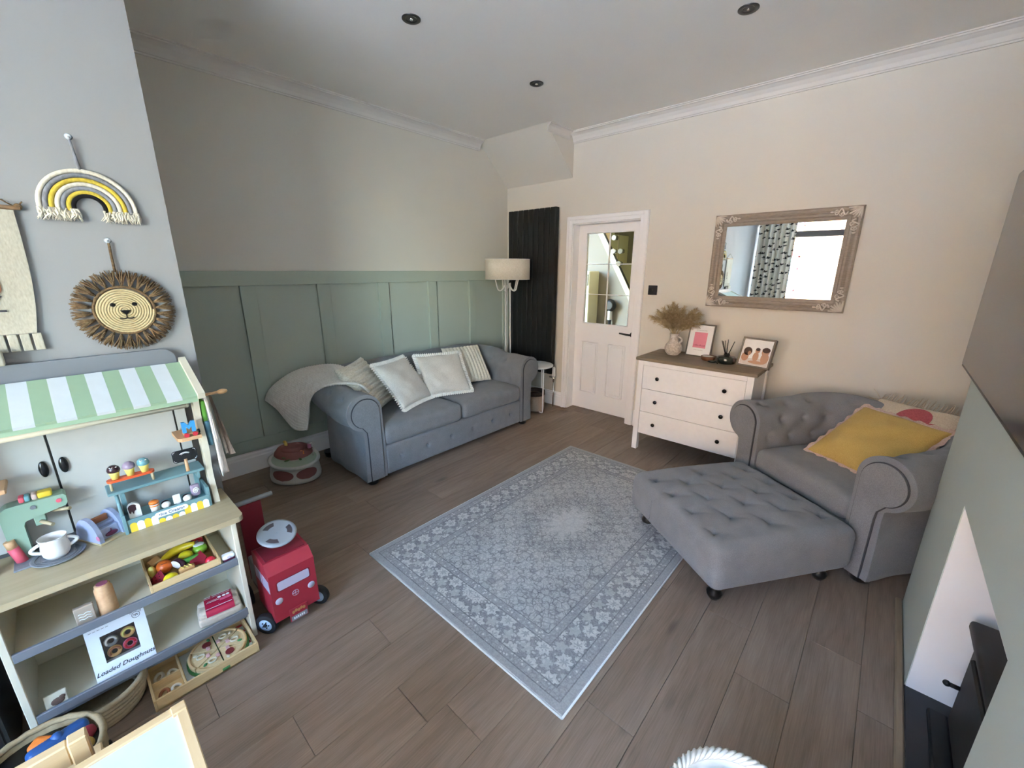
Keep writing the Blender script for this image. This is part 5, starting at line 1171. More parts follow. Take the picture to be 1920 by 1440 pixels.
lump('toy_lemon', 'bright yellow wooden lemon half at the front of the crate', 'lemon', (-1.838, 0.112, zf+0.024), (0.020, 0.024, 0.018), (0, 0, 0.5))
t = thing('toy_tomato_slab', 'glossy red wooden meat piece at the back of the crate', 'toy fruit', (-2.01, 0.235, zf), group=GF); MB().rbox((-2.012, 0.232, zf+0.035), (0.036, 0.040, 0.030), 0.010, 3).build('fruit', 'tomato', t)
t = thing('toy_apple', 'green wooden apple half with pale face at right of crate', 'toy fruit', (-1.955, 0.228, zf), group=GF); MB().sph((-1.955, 0.228, zf+0.028), (0.026, 0.026, 0.022), 18, 12).build('fruit', 'apple_green', t); MB().sph((-1.960, 0.228, zf+0.046), (0.018, 0.019, 0.005), 16, 6).build('flesh', 'scallop_white', t)
t = thing('toy_watermelon', 'maroon wooden watermelon wedge with black seeds at crate front left', 'toy fruit', (-1.86, 0.075, zf), group=GF)
Mw = frame((-1.862, 0.080, zf+0.012), (0.55, 0.6, 0.25), (-0.6, 0.45, 0.45), (-0.2, -0.3, 0.9)); wp_ = [(-0.026, -0.016), (0.026, -0.016), (0.030, 0.0), (0.0, 0.034), (-0.030, 0.0)]
MB().prism(wp_, 0.016, Mw).build('fruit', 'melon_red', t); m = MB(); [m.sph(Mw @ Vector((a, b, 0.016)), 0.0022, 6, 4) for a, b in ((-0.016, -0.006), (0, -0.006), (0.016, -0.006), (-0.008, 0.006), (0.008, 0.006), (0, 0.018))]; m.build('seeds', 'seed', t)
t = thing('toy_watermelon', 'maroon wooden watermelon wedge with green rind at crate right', 'toy fruit', (-1.87, 0.222, zf), group=GF)
Mw = frame((-1.875, 0.212, zf+0.022), (0.5, 0.75, 0.1), (-0.75, 0.4, 0.35), (-0.1, -0.3, 0.9)); MB().prism(wp_, 0.014, Mw).build('fruit', 'melon_red', t); MB().rbox((-1.898, 0.192, zf+0.032), (0.018, 0.055, 0.022), 0.007, 3).build('rind', 'leaf_green', t)
lump('toy_strawberry', 'small glossy red wooden berry in the right corner of crate', 'tomato', (-1.832, 0.238, zf+0.028), (0.017, 0.018, 0.020))
t = thing('toy_aubergine', 'dark wooden aubergine slice with white face in the crate', 'toy fruit', (-1.905, 0.148, zf), group=GF); MB().sph((-1.905, 0.150, zf+0.028), (0.030, 0.015, 0.022), 18, 10, (0, 0, 0.5)).build('fruit', 'aubergine', t); MB().sph((-1.897, 0.139, zf+0.034), (0.024, 0.003, 0.016), 16, 8, (0, 0, 0.5)).build('flesh', 'cream_white', t)
t = thing('toy_baguette', 'tan wooden bread piece at the front of the crate', 'toy bread', (-1.85, 0.165, zf), group=GF); MB().rbox((-1.850, 0.165, zf+0.026), (0.026, 0.052, 0.026), 0.010, 3).build('loaf', 'bread', t)
m = MB(); [m.tube([(-1.860, y, zf+0.039), (-1.840, y+0.008, zf+0.039)], 0.0018, 5) for y in (0.148, 0.160, 0.172)]; m.build('scoring', 'cone_yellow', t)
t = thing('toy_bread_slice', 'tan wooden bread slice tilted at the back left of crate', 'toy bread', (-1.99, 0.082, zf), group=GF); MB().box((-1.985, 0.088, zf+0.030), (0.036, 0.042, 0.018), 0.004, (0.3, 0.2, 0.3)).build('slice', 'bread', t)
lump('toy_pear', 'olive wooden pear standing in the left corner of crate', 'cone_yellow', (-1.930, 0.070, zf+0.024), (0.013, 0.013, 0.024))
# other shelf things
t = thing('white_gadget', 'small white oval gadget with purple base at the shelf end', 'gadget', (-1.825, 0.295, ZS))
MB().rbox((-1.818, 0.294, ZS+0.036), (0.030, 0.046, 0.020), 0.0098, 3).build('shell', 'frame_white', t); MB().rbox((-1.822, 0.296, ZS+0.018), (0.028, 0.042, 0.034), 0.009, 3).build('base', 'plum', t); MB().cyl((-1.803, 0.294, ZS+0.038), (-1.801, 0.294, ZS+0.038), 0.006).build('button', 'pale_lilac', t)
t = thing('wooden_pepper_mill', 'plain beech cylinder standing on the upper kitchen shelf', 'toy', (-1.85, -0.062, ZS))
MB().lathe([(0.0, 0), (0.025, 0), (0.026, 0.004), (0.024, 0.095), (0.021, 0.1), (0.021, 0.108), (0.017, 0.112), (0, 0.112)], 24, Matrix.Translation((-1.850, -0.062, ZS))).build('body', 'beech', t); MB().cyl((-1.85, -0.062, ZS+0.112), (-1.85, -0.062, ZS+0.1135), 0.015).build('top_inlay', 'rose_mark', t)
wood('driftwood', '#b3a594', '#988a79', axis='Y'); t = thing('engraved_block', 'pale engraved wooden block beside the beech cylinder', 'block', (-1.835, -0.118, ZS))
MB().box((-1.835, -0.118, ZS+0.034), (0.016, 0.048, 0.066), 0.002).build('block', 'driftwood', t); m = MB(); [m.tube([(-1.8265, -0.134+0.032*i/8, z+0.002*math.sin(i*1.5)) for i in range(9)], 0.0012, 4) for z in (ZS+0.022, ZS+0.032, ZS+0.042)]; m.build('engraving', 'label_white', t)
# ---- lower shelf: egg carton, doughnut box, stamp
ZL = 0.1285
plain('pulp', '#b8ad9c', rough=0.95, var=0.15, scale=90, bump=0.4); plain('label_crimson', '#a8123c', rough=0.4); plain('label_pink', '#d05a80', rough=0.4)
t = thing('egg_carton', 'grey pulp egg carton with crimson label on the lower shelf', 'egg box', (-1.87, 0.24, ZL))
Me = frame((-1.868, 0.238, ZL+0.002), (0.12, 0.99, 0), (-0.99, 0.12, 0), (0, 0, 1))
m = MB(); m.rbox((0, 0, 0.020), (0.150, 0.100, 0.040), 0.012, 4, None, Me); m.rbox((0, 0, 0.048), (0.142, 0.092, 0.028), 0.012, 4, None, Me)
for i in range(3):
    for j in (-1, 1): m.sph(Me @ Vector((-0.048+0.048*i, j*0.024, 0.056)), (0.022, 0.022, 0.014), 14, 8)
m.build('carton', 'pulp', t)
lab = MB(); lab.grid(lambda u, v: Me @ Vector((-0.046+0.096*u, -0.052+0.104*v, 0.0665+0.0045*math.sin(PI*v) if 0.04 < v < 0.96 else 0.045)), 10, 20); lab.build('label', 'label_crimson', t)
def onlab(x, y, w, h, mat, name='label_print', dz=0.0735): MB().add([Me @ Vector(p) for p in ((x-w/2, y-h/2, dz), (x+w/2, y-h/2, dz), (x+w/2, y+h/2, dz), (x-w/2, y+h/2, dz))], [(0, 1, 2, 3)]).build(name, mat, t)
for yy, hh_ in ((0.040, 0.003), (0.030, 0.002), (-0.038, 0.003)): onlab(0, yy, 0.09, hh_, 'label_white', dz=0.0732 if abs(yy) < 0.035 else 0.0725)
onlab(-0.020, 0.034, 0.004, 0.018, 'label_crimson', dz=0.0737); onlab(0.026, -0.006, 0.040, 0.016, 'label_pink'); onlab(-0.018, 0.0, 0.044, 0.003, 'label_white'); onlab(-0.018, 0.007, 0.034, 0.002, 'label_white')
for xx in (0.006, 0.022, 0.036): MB().lathe([(0, 0), (0.0065, 0)], 14, Me @ Matrix.Translation((xx, 0.012, 0.0742)), cap=False).build('badge', 'label_white', t)
plain('box_white', '#d9dfe4', rough=0.5); plain('ink_black', '#1b1b22', rough=0.6); plain('window_dark', '#2a1c1e', rough=0.3)
wdir = Vector((0, 1, 0)); updir = Vector((-0.30, 0, 0.954)).normalized(); nd = wdir.cross(updir)
Mdn = frame((-1.812, -0.060, ZL+0.002), wdir, updir, nd)
t = thing('doughnut_box', 'white box with picture window reading Loaded Doughnuts on lower shelf', 'toy box', (-1.812, -0.06, ZL+0.002), rot=Mdn.to_euler())
W2, H2 = 0.080, 0.205
for a in ((-W2, W2, 0, 0.062), (-W2, W2, 0.160, H2), (-W2, -0.046, 0.062, 0.160), (0.046, W2, 0.062, 0.160)): MB().bx(a[0], a[1], a[2], a[3], -0.030, 0).build('box_front', 'box_white', t, local=True)
MB().bx(-W2, W2, 0, H2, -0.032, -0.030).build('box_back', 'box_white', t, local=True)
MB().bx(-0.046, 0.046, 0.062, 0.160, -0.029, -0.026).build('tray', 'window_dark', t, local=True)
for cx, cy, m1, m2 in ((-0.022, 0.126, 'stone_grey', 'cream_white'), (0.024, 0.130, 'bread', 'cone_yellow'), (-0.020, 0.086, 'bread', 'toast_brown'), (0.022, 0.088, 'label_pink', 'tomato')):
    dn = MB().lathe([(0.008+0.006*(1+math.cos(a)) , 0.006*math.sin(a)) for a in [2*PI*i/10 for i in range(11)]], 22, Matrix.Translation((cx, cy, -0.016)), cap=False).build('toy_doughnut', m1, t, local=True)
    MB().tube([(cx+0.014*math.cos(2*PI*i/20), cy+0.014*math.sin(2*PI*i/20), -0.0095) for i in range(13 if m2 != 'tomato' else 20)], 0.0035, 5).build('icing', m2, dn, local=True)
MB().bx(-0.046, 0.046, 0.062, 0.160, -0.0015, -0.0008).build('film_window', 'film', t, local=True)
text_part('Loaded Doughnuts', 0.0205, 'ink_black', t, Mdn @ Matrix.Translation((0, 0.034, 0.0004)), shear=0.35, bold=0.0002)
m = MB().tube([(0.056+0.011*math.cos(2*PI*i/20), 0.182+0.011*math.sin(2*PI*i/20), 0.0004) for i in range(20)], 0.0008, 4, closed=True).tube([(0.050+0.012*i/8, 0.182+0.004*math.sin(i*1.6), 0.0004) for i in range(9)], 0.0009, 4)
m.tube([(0.043, 0.190, 0.0004), (0.040, 0.196, 0.0004), (0.048, 0.193, 0.0004)], 0.0009, 4).tube([(0.066, 0.192, 0.0004), (0.072, 0.196, 0.0004), (0.069, 0.188, 0.0004)], 0.0009, 4).build('logo', 'ink_black', t, local=True)
m = MB(); [m.bx(-0.070+0.011*k, -0.062+0.011*k, 0.1845, 0.1862, 0.0, 0.0004) for k in range(5)]; m.build('fine_print', 'lip_grey', t, local=True)
plain('stamp_brown', '#5d463a', rough=0.7); t = thing('picture_tile', 'small cream tile with brown animal picture at the shelf left end', 'toy', (-1.82, -0.235, ZL))
MB().box((-1.815, -0.235, ZL+0.030), (0.010, 0.052, 0.056), 0.002, (0, -0.25, 0)).build('tile', 'kitchen_cream', t); m = MB(); m.sph((-1.808, -0.232, ZL+0.030), (0.002, 0.016, 0.012), 12, 6, (0, -0.25, 0)).sph((-1.8035, -0.220, ZL+0.043), (0.002, 0.008, 0.008), 10, 6).bx(-1.81, -1.8075, -0.245, -0.241, ZL+0.008, ZL+0.026).bx(-1.81, -1.8075, -0.226, -0.222, ZL+0.008, ZL+0.026); m.build('animal_print', 'stamp_brown', t)
# ---- pizza tray on the floor
t = thing('pizza_tray', 'pine tray holding a toy pizza on the floor under the kitchen', 'tray', (-1.77, 0.15, 0))
TX0, TX1, TY0, TY1 = -1.905, -1.690, -0.024, 0.312
MB().bx(TX0, TX1, TY0, TY1, 0.003, 0.009).build('bottom', 'pine', t)
for a in ((TX0, TX1, TY0, TY0+0.008), (TX0, TX1, TY1-0.008, TY1), (TX0, TX0+0.008, TY0+0.008, TY1-0.008), (TX1-0.008, TX1, TY0+0.008, TY1-0.008)): MB().bx(*a, 0.003, 0.050, 0.001).build('tray_side', 'pine', t)
MB().bx(TX0+0.008, TX1-0.008, 0.068, 0.074, 0.009, 0.046).bx(-1.79, -1.784, TY0+0.008, 0.068, 0.009, 0.044).build('divider', 'pine', t)
plain('crust', '#cfae7c', rough=0.7); plain('cheese', '#d9c193', rough=0.6, var=0.15, scale=120); plain('board_green', '#3f8049', rough=0.5); plain('salami', '#7e3030', rough=0.4); plain('ham', '#d3a7a0', rough=0.5); plain('mushroom', '#d8cdb2', rough=0.6); plain('red_check', '#b43a44', rough=0.6)
pcx, pcy, pr = -1.795, 0.195, 0.100
t = thing('toy_pizza', 'sliced wooden toy pizza on a green board in the pine tray', 'toy pizza', (pcx, pcy, 0.0095))
MB().cyl((pcx, pcy, 0.0095), (pcx, pcy, 0.022), pr+0.006, seg=40).build('board', 'board_green', t)
for k in range(6):
    a0, a1 = 60*k+1.5, 60*k+58.5; slc = [(0.004*math.cos(R(a0+30)), 0.004*math.sin(R(a0+30)))] + arc(0, 0, pr, a0, a1, 9)
    so = MB().prism(slc, 0.012, Matrix.Translation((pcx, pcy, 0.0225))).build('slice', 'cheese', t)
    MB().tube([(pcx+(pr-0.005)*math.cos(R(a0+(a1-a0)*i/9)), pcy+(pr-0.005)*math.sin(R(a0+(a1-a0)*i/9)), 0.034) for i in range(10)], 0.006, 6).build('crust', 'crust', so)
    am = R(a0+28); c1 = (pcx+0.058*math.cos(am), pcy+0.058*math.sin(am), 0.036)
    if k % 3 == 0: MB().cyl((c1[0], c1[1], 0.0345), (c1[0], c1[1], 0.039), 0.015, seg=18).build('salami', 'salami', so)
    else: MB().tube([(c1[0]+0.010*math.cos(2*PI*i/14), c1[1]+0.013*math.sin(2*PI*i/14), 0.0385) for i in range(14)], 0.0035, 6, closed=True).build('mushroom_ring', 'mushroom', so)
    am2 = R(a0+45); MB().rbox((pcx+0.038*math.cos(am2), pcy+0.038*math.sin(am2), 0.037), (0.020, 0.014, 0.006), 0.0028, 2).build('ham_piece', 'ham', so)
    am3 = R(a0+12); MB().sph((pcx+0.075*math.cos(am3), pcy+0.075*math.sin(am3), 0.0365), (0.009, 0.006, 0.003), 10, 6, (0, 0, am3)).build('pepper_piece', 'board_green' if k % 2 else 'mushroom', so)
t = thing('checked_card', 'red and white checked card lining the pizza tray', 'card', (-1.80, 0.19, 0.0092)); MB().bx(TX0+0.009, TX1-0.009, 0.078, TY1-0.009, 0.0091, 0.0094).build('card', 'label_white', t)
for i in range(5): MB().bx(TX0+0.012+0.040*i, TX0+0.026+0.040*i, TY1-0.034, TY1-0.010, 0.0094, 0.0097).build('red_stripe', 'red_check', t)
rp = random.Random(8)
for i, (x, y, mt, lb) in enumerate(((-1.83, 0.008, 'mushroom', 'pale ring topping, back left in the divided tray'), (-1.815, 0.048, 'mushroom', 'pale ring topping, back right in the divided tray'), (-1.735, 0.010, 'toast_brown', 'brown ring topping, front left in the divided tray'), (-1.728, 0.046, 'cream_white', 'cream ring topping, front right in the divided tray'))):
    o = MB().lathe([(0.010+0.005*(1+math.cos(a)), 0.006*math.sin(a)) for a in [2*PI*k/8 for k in range(9)]], 18, Matrix.Translation((x, y, 0.020)) @ Euler((0.5*(-1)**i, 0.3, 0)).to_matrix().to_4x4(), cap=False).build('toy_topping', mt, loc=(x, y, 0.0095)); tag(o, lb, 'toy food', 'toppings in the divided tray')
tag(MB().box((-1.80, 0.082, 0.03), (0.10, 0.012, 0.02), 0.004, (0, 0.1, 0.12)).build('toy_pizza_cutter', 'beech', loc=(-1.80, 0.082, 0.012)), 'beech toy utensil beside the pizza', 'toy utensil') if False else None
# coiled rope basket pushed under the bottom shelf
plain('rope_natural', '#b3a487', rough=0.9, var=0.18, scale=120, bump=0.5)
t = thing('coil_basket', 'low coiled natural rope basket under the kitchen shelf', 'basket', (-1.862, -0.15, 0))
for k in range(6):
    rr_ = 0.112+0.009*math.sqrt(k); z = 0.0095+0.0175*k
    MB().tube([(-1.862+rr_*math.cos(2*PI*i/44), -0.150+rr_*math.sin(2*PI*i/44), z) for i in range(44)], 0.0095, 8, closed=True).build('coil', 'rope_natural', t)
MB().lathe([(0, 0.004), (0.11, 0.004), (0.11, 0.009), (0, 0.009)], 30, Matrix.Translation((-1.862, -0.15, 0))).build('bottom', 'rope_natural', t)
# toy basket with face cut-outs in front of the kitchen
plain('wicker', '#9d8a68', rough=0.9, var=0.25, scale=90, bump=0.6)
bcx, bcy = -1.555, -0.275
t = thing('wicker_toy_basket', 'round wicker basket full of small toys before the toy kitchen', 'basket', (bcx, bcy, 0))
MB().lathe([(0.0, 0.004), (0.105, 0.004), (0.125, 0.02), (0.140, 0.10), (0.142, 0.185), (0.134, 0.185), (0.132, 0.10), (0.117, 0.024), (0, 0.010)], 40, Matrix.Translation((bcx, bcy, 0)), cap=False).build('body', 'wicker', t)
MB().tube([(bcx+0.138*math.cos(2*PI*i/48), bcy+0.138*math.sin(2*PI*i/48), 0.187+0.002*math.sin(i*2.6)) for i in range(48)], 0.009, 8, closed=True).build('rim', 'wicker', t)
for a in (62, 84): MB().sph((bcx+0.1425*math.cos(R(a)), bcy+0.1425*math.sin(R(a)), 0.125), (0.008, 0.005, 0.016), 10, 8, (0, 0, R(a+90))).build('eye_hole', 'toy_black', t)
plain('toy_navy', '#2d5a96', rough=0.4); plain('toy_gold', '#b99a4d', rough=0.4)
rp = random.Random(21); GT = 'toys in the wicker basket'
specs = [('toy_navy', (-0.045, 0.045, 0.200), (0.066, 0.020, 0.018), 'long blue plastic toy on top in the wicker basket'), ('toy_orange', (-0.070, 0.010, 0.196), (0.020, 0.026, 0.014), 'orange plastic piece beside the long blue toy'), ('toy_black', (0.01, -0.02, 0.185), (0.05, 0.04, 0.022), 'black rounded toy in the middle of the wicker basket'), ('melon_red', (-0.03, 0.098, 0.180), (0.022, 0.022, 0.020), 'maroon toy at the far rim of the wicker basket'), ('toy_gold', (0.018, 0.095, 0.186), (0.020, 0.018, 0.018), 'gold coloured toy at the far rim of the wicker basket'), ('cream_white', (0.045, 0.070, 0.184), (0.018, 0.017, 0.017), 'cream toy head by the rim of the wicker basket'), ('toy_navy', (0.060, 0.020, 0.190), (0.040, 0.016, 0.014), 'short blue toy near the wicker basket rim'), ('tomato', (0.085, -0.06, 0.183), (0.02, 0.02, 0.016), 'red ball toy at the near side of the wicker basket'), ('toy_navy', (-0.02, -0.085, 0.180), (0.03, 0.03, 0.02), 'blue round toy at the camera side of the wicker basket')]
for mt, c, r_, lb in specs:
    p = (bcx+c[0], bcy+c[1], c[2]-0.012); M = MB().rbox((0, 0, 0), tuple(2*x for x in r_), min(r_)*0.8, 4, None, Matrix.Translation(p) @ Euler((rp.uniform(-.3, .3), rp.uniform(-.3, .3), rp.uniform(0, 3))).to_matrix().to_4x4())
    if mt == 'toy_navy': M.sph((p[0], p[1], p[2]+r_[2]*0.6), (r_[1]*0.8,)*3, 12, 8)
    tag(M.build('small_toy', mt, loc=p), lb, 'toy', GT)
tag(MB().lathe([(0, 0.012), (0.118, 0.012), (0.128, 0.165), (0, 0.168)], 28, Matrix.Translation((bcx, bcy, 0))).build('toy_heap', 'toy_black', loc=(bcx, bcy, 0.01)), 'dark heap of toys filling the wicker basket', 'toys'); bpy.data.objects['toy_heap']['kind'] = 'stuff'
# black cabinet left of the kitchen
t = thing('black_cabinet', 'matt black low cabinet left of the toy kitchen', 'cabinet', (-1.95, -0.55, 0)); MB().bx(-2.095, -1.80, -0.78, -0.345, 0.0, 0.53, 0.006).build('body', 'black_metal', t); MB().bx(-1.80, -1.795, -0.77, -0.355, 0.02, 0.52, 0.002).build('front', 'black_metal', t)
# small child's table and chair, bottom left
wood('pine_pale', '#dcc39a', '#c8a978', axis='Y', scale=14); wood('pine_pale_x', '#dcc39a', '#c8a978', axis='X', scale=14)
plain('table_white', '#c9d5e0', rough=0.35)
t = thing('childs_table', "child's pine table with glossy white top, bottom left", 'table', (-0.83, -0.30, 0))
tx0, tx1, ty0, ty1, tz = -1.154, -0.52, -0.62, 0.038, 0.48
for y in (ty0, ty1-0.022): MB().bx(tx0+0.022, tx1-0.022, y, y+0.022, tz-0.06, tz, 0.002).build('rail', 'pine_pale_x', t)
for x in (tx0, tx1-0.022): MB().bx(x, x+0.022, ty0+0.022, ty1-0.022, tz-0.06, tz, 0.002).build('rail', 'pine_pale', t)
for x in (tx0, tx1-0.03):
    for y in (ty0, ty1-0.03): MB().bx(x, x+0.030, y, y+0.030, 0, tz+0.003, 0.002).build('leg', 'pine_pale', t)
MB().bx(tx0+0.022, tx1-0.022, ty0+0.022, ty1-0.022, tz-0.018, tz-0.006).build('table_top', 'table_white', t)
t = thing('childs_chair', "child's pine chair with slatted back beside the white table", 'chair', (-1.35, -0.30, 0))
MB().bx(-1.225, -1.200, -0.46, -0.165, 0.44, 0.50, 0.003).build('top_rail', 'pine_pale', t)
for y in (-0.49, -0.165): MB().bx(-1.228, -1.196, y, y+0.032, 0, 0.503, 0.003).build('leg', 'pine_pale', t)
for y in (-0.49, -0.165): MB().bx(-1.40, -1.37, y, y+0.032, 0, 0.26, 0.003).build('leg', 'pine_pale', t)
MB().bx(-1.405, -1.23, -0.49, -0.135, 0.26, 0.276, 0.003).build('seat', 'pine_pale', t)
MB().bx(-1.22, -1.205, -0.46, -0.165, 0.33, 0.37, 0.003).build('back_slat', 'pine_pale', t)
# ------------------------------------------------------------------ ride-on bus beside the kitchen
plain('bus_red', '#9c2a39', rough=0.4); plain('bus_roof', '#75202c', rough=0.45); plain('bus_window', '#b6b3c4', rough=0.3); plain('bus_dark', '#4a4347', rough=0.5); plain('wheel_grey', '#8e9499', rough=0.4); plain('tyre', '#17171a', rough=0.7); plain('hub_blue', '#9fb6cc', rough=0.35); plain('bus_gold', '#b98a55', rough=0.45); plain('bus_grey', '#8b8f92', rough=0.5)
bx_f = -1.708; by0, by1 = 0.392, 0.578
t = thing('ride_on_bus', 'red wooden ride-on bus with grey steering wheel beside the toy kitchen', 'ride-on toy', (-1.86, 0.485, 0))
prof_b = [(bx_f, 0.072), (bx_f-0.005, 0.300), (bx_f-0.048, 0.340), (bx_f-0.175, 0.345), (bx_f-0.195, 0.335), (bx_f-0.195, 0.072)]
MB().prism(prof_b, by1-by0, frame((0, by1, 0), (1, 0, 0), (0, 0, 1), (0, -1, 0))).build('body', 'bus_red', t)
MB().bx(bx_f-0.172, bx_f-0.056, by0+0.012, by1-0.012, 0.3425, 0.3465).build('roof_panel', 'bus_roof', t)
fm = frame((bx_f, 0, 0), (0, 1, 0), (-0.02, 0, 1), (1, 0, 0.02))
def rr(cx, cz, w, h, r=0.008): return arc(cx+w/2-r, cz+h/2-r, r, 0, 90, 4)+arc(cx-w/2+r, cz+h/2-r, r, 90, 180, 4)+arc(cx-w/2+r, cz-h/2+r, r, 180, 270, 4)+arc(cx+w/2-r, cz-h/2+r, r, 270, 360, 4)
MB().prism(rr(0.485, 0.236, 0.140, 0.050), 0.0012, fm).build('window_surround', 'bus_roof', t); MB().prism(rr(0.485, 0.236, 0.130, 0.042), 0.002, fm).build('windscreen', 'bus_window', t)
MB().prism([(0.415, 0.190), (0.555, 0.190), (0.535, 0.150), (0.435, 0.150)], 0.0012, fm).build('grille', 'bus_dark', t)
for y in (0.418, 0.552): MB().lathe([(0.0, 0.0022), (0.015, 0.0022), (0.016, 0)], 20, fm @ Matrix.Translation((y, 0.168, 0))).build('headlight', 'bus_window', t)
MB().tube([fm @ Vector((0.485+0.013*math.cos(2*PI*i/22), 0.170+0.013*math.sin(2*PI*i/22), 0.002)) for i in range(22)], 0.0012, 4, closed=True).tube([fm @ Vector((0.472, 0.170, 0.002)), fm @ Vector((0.498, 0.170, 0.002))], 0.0012, 4).tube([fm @ Vector((0.485, 0.157, 0.002)), fm @ Vector((0.485, 0.183, 0.002))], 0.0012, 4).build('roundel', 'bus_window', t)
MB().bx(bx_f-0.004, bx_f+0.003, 0.448, 0.522, 0.036, 0.100, 0.001).build('front_apron', 'bus_red', t)
m = MB()
for i in range(5): m.prism(ell(0.463+0.011*i, 0.082+0.004*(i % 2), 0.006, 0.008, 8), 0.001, frame((bx_f+0.003, 0, 0), (0, 1, 0), (0, 0, 1), (1, 0, 0)))
m.build('gold_emblem', 'bus_gold', t)
MB().bx(bx_f+0.003, bx_f+0.0045, 0.452, 0.518, 0.040, 0.062).build('number_plate', 'bus_grey', t)
m = MB(); [m.bx(bx_f+0.0045, bx_f+0.0051, 0.461+0.008*k, 0.466+0.008*k, 0.046, 0.056) for k in range(6)]; m.build('plate_marks', 'label_white', t)
for y in (by0-0.0012, by1):
    for k in range(2): MB().bx(bx_f-0.090-0.09*k, bx_f-0.012-0.09*k, y, y+0.0012, 0.215, 0.272).build('side_window', 'bus_window', t)
def wheel(par, x, y, s, r=0.047, w=0.026, yaw=0.0):
    Y = Matrix.Translation((x, y, 0)) @ Matrix.Rotation(yaw, 4, 'Z') @ Matrix.Translation((-x, -y, 0))
    def tw(mb): mb.v = [Y @ p for p in mb.v]; return mb
    wo = tw(MB().lathe([(r*0.62, -w/2), (r*0.93, -w/2), (r, -w/2+0.004), (r, w/2-0.004), (r*0.93, w/2), (r*0.62, w/2)], 28, frame((x, y, r), (1, 0, 0), (0, 0, 1), (0, -1, 0)), cap=False)).build('wheel', 'tyre', par)
    tw(MB().lathe([(0, w/2-0.002), (r*0.66, w/2-0.002), (r*0.66, -w/2+0.002), (0, -w/2+0.002)], 24, frame((x, y, r), (1, 0, 0), (0, 0, 1), (0, -1, 0)))).build('hub', 'hub_blue', wo)
    m = MB().cyl((x, y+s*(w/2-0.003), r), (x, y+s*(w/2+0.003), r), 0.008, seg=12)
    for i in range(5): m.cyl((x+0.014*math.cos(i*1.257), y+s*(w/2-0.003), r+0.014*math.sin(i*1.257)), (x+0.014*math.cos(i*1.257), y+s*(w/2+0.001), r+0.014*math.sin(i*1.257)), 0.003, seg=8)
    tw(m).build('axle_cap', 'tyre', wo)
for x, yw_ in ((bx_f-0.060, R(38)), (bx_f-0.30, 0.0)): wheel(t, x, by0-0.020, -1, yaw=yw_); wheel(t, x, by1+0.020, 1, yaw=yw_)
for x in (bx_f-0.070, bx_f-0.30): MB().cyl((x, by0-0.01, 0.047), (x, by1+0.01, 0.047), 0.006).build('axle', 'birch', t)
MB().bx(bx_f-0.36, bx_f-0.02, by0+0.02, by1-0.02, 0.055, 0.085).build('chassis', 'bus_dark', t)
MB().bx(bx_f-0.36, bx_f-0.19, by0+0.015, by1-0.015, 0.085, 0.215, 0.004).build('seat', 'bus_grey', t)
MB().bx(bx_f-0.365, bx_f-0.35, 0.405, 0.500, 0.085, 0.480, 0.002).build('push_board', 'bus_roof', t); MB().cyl((bx_f-0.357, 0.365, 0.490), (bx_f-0.357, 0.553, 0.490), 0.011).build('push_handle', 'bus_grey', t)
sc_ = Vector((-1.842, 0.487, 0.405)); sn = Vector((0.30, 0.02, 0.95)).normalized(); Ms = frame(sc_, (0, 1, 0), sn.cross(Vector((0, 1, 0))), sn)
MB().cyl(sc_-sn*0.065, sc_, 0.013, seg=14).build('steering_column', 'beech', t)
m = MB().lathe([(0, -0.007), (0.074, -0.007), (0.079, 0), (0.074, 0.007), (0.064, 0.0055), (0, 0.0055)], 44, Ms).cyl(sc_+sn*0.005, sc_+sn*0.0075, 0.006, seg=12)
sw_o = m.build('steering_wheel', 'wheel_grey', t)
for i in range(3):
    a = 90+120*i+20; lens = arc(0, 0, 0.060, a-27, a+27, 10); ch = [((x*0.66+0.0), (y*0.66)) for x, y in reversed(arc(0, 0, 0.060, a-22, a+22, 6))]
    MB().prism(lens+ch, 0.0012, Ms @ Matrix.Translation((0, 0, 0.0052))).build('grip_slot', 'bus_dark', sw_o)
# ------------------------------------------------------------------ baby floor seat by the sofa
plain('seat_white', '#c9c5be', rough=0.45); plain('seat_pink', '#8d5a55', rough=0.8); plain('tray_green', '#a9b5a0', rough=0.5); plain('giraffe_yellow', '#cdb35c', rough=0.5); plain('tray_leaf', '#4f6a3c', rough=0.6)
bc = Vector((-3.165, 1.035, 0))
t = thing('baby_floor_seat', 'white baby floor seat with activity tray between sofa and skirting', 'baby seat', tuple(bc), R(25))
S_ = Matrix.Diagonal((1.0, 0.84, 1, 1))
m = MB().lathe([(0.165, 0.0), (0.188, 0.004), (0.192, 0.03), (0.184, 0.085), (0.172, 0.125), (0.160, 0.125), (0.170, 0.085), (0.176, 0.02)], 48, S_, cap=False); m.lathe([(0, 0.006), (0.178, 0.006)], 40, S_, cap=False); m.build('base', 'seat_white', t, local=True)
for a in (-82, -22, 150):     # wide leg openings showing the pink padding
    def opn(u, v, a=a):
        w_ = 27*math.sqrt(max(0.0, 1-(2*v-1)**2)); th = R(a+(2*u-1)*w_); zz = 0.036+0.080*v; r_ = 0.1925-0.0005*abs(zz-0.03)/0.02-0.16*max(0, zz-0.03)**1.2; return (r_*math.cos(th), 0.84*r_*math.sin(th), zz)
    MB().grid(opn, 14, 12).build('leg_opening', 'seat_pink', t, local=True)
MB().lathe([(0.158, 0.122), (0.150, 0.185), (0.118, 0.222), (0.07, 0.20), (0.055, 0.10), (0, 0.09)], 36, S_ @ Matrix.Translation((-0.02, 0.03, 0)), cap=False).build('seat_pad', 'seat_pink', t, local=True)
Mt = Matrix.Translation((0.05, -0.045, 0.162)) @ Euler((0.10, 0.04, 0)).to_matrix().to_4x4() @ Matrix.Diagonal((1.0, 0.80, 1, 1))
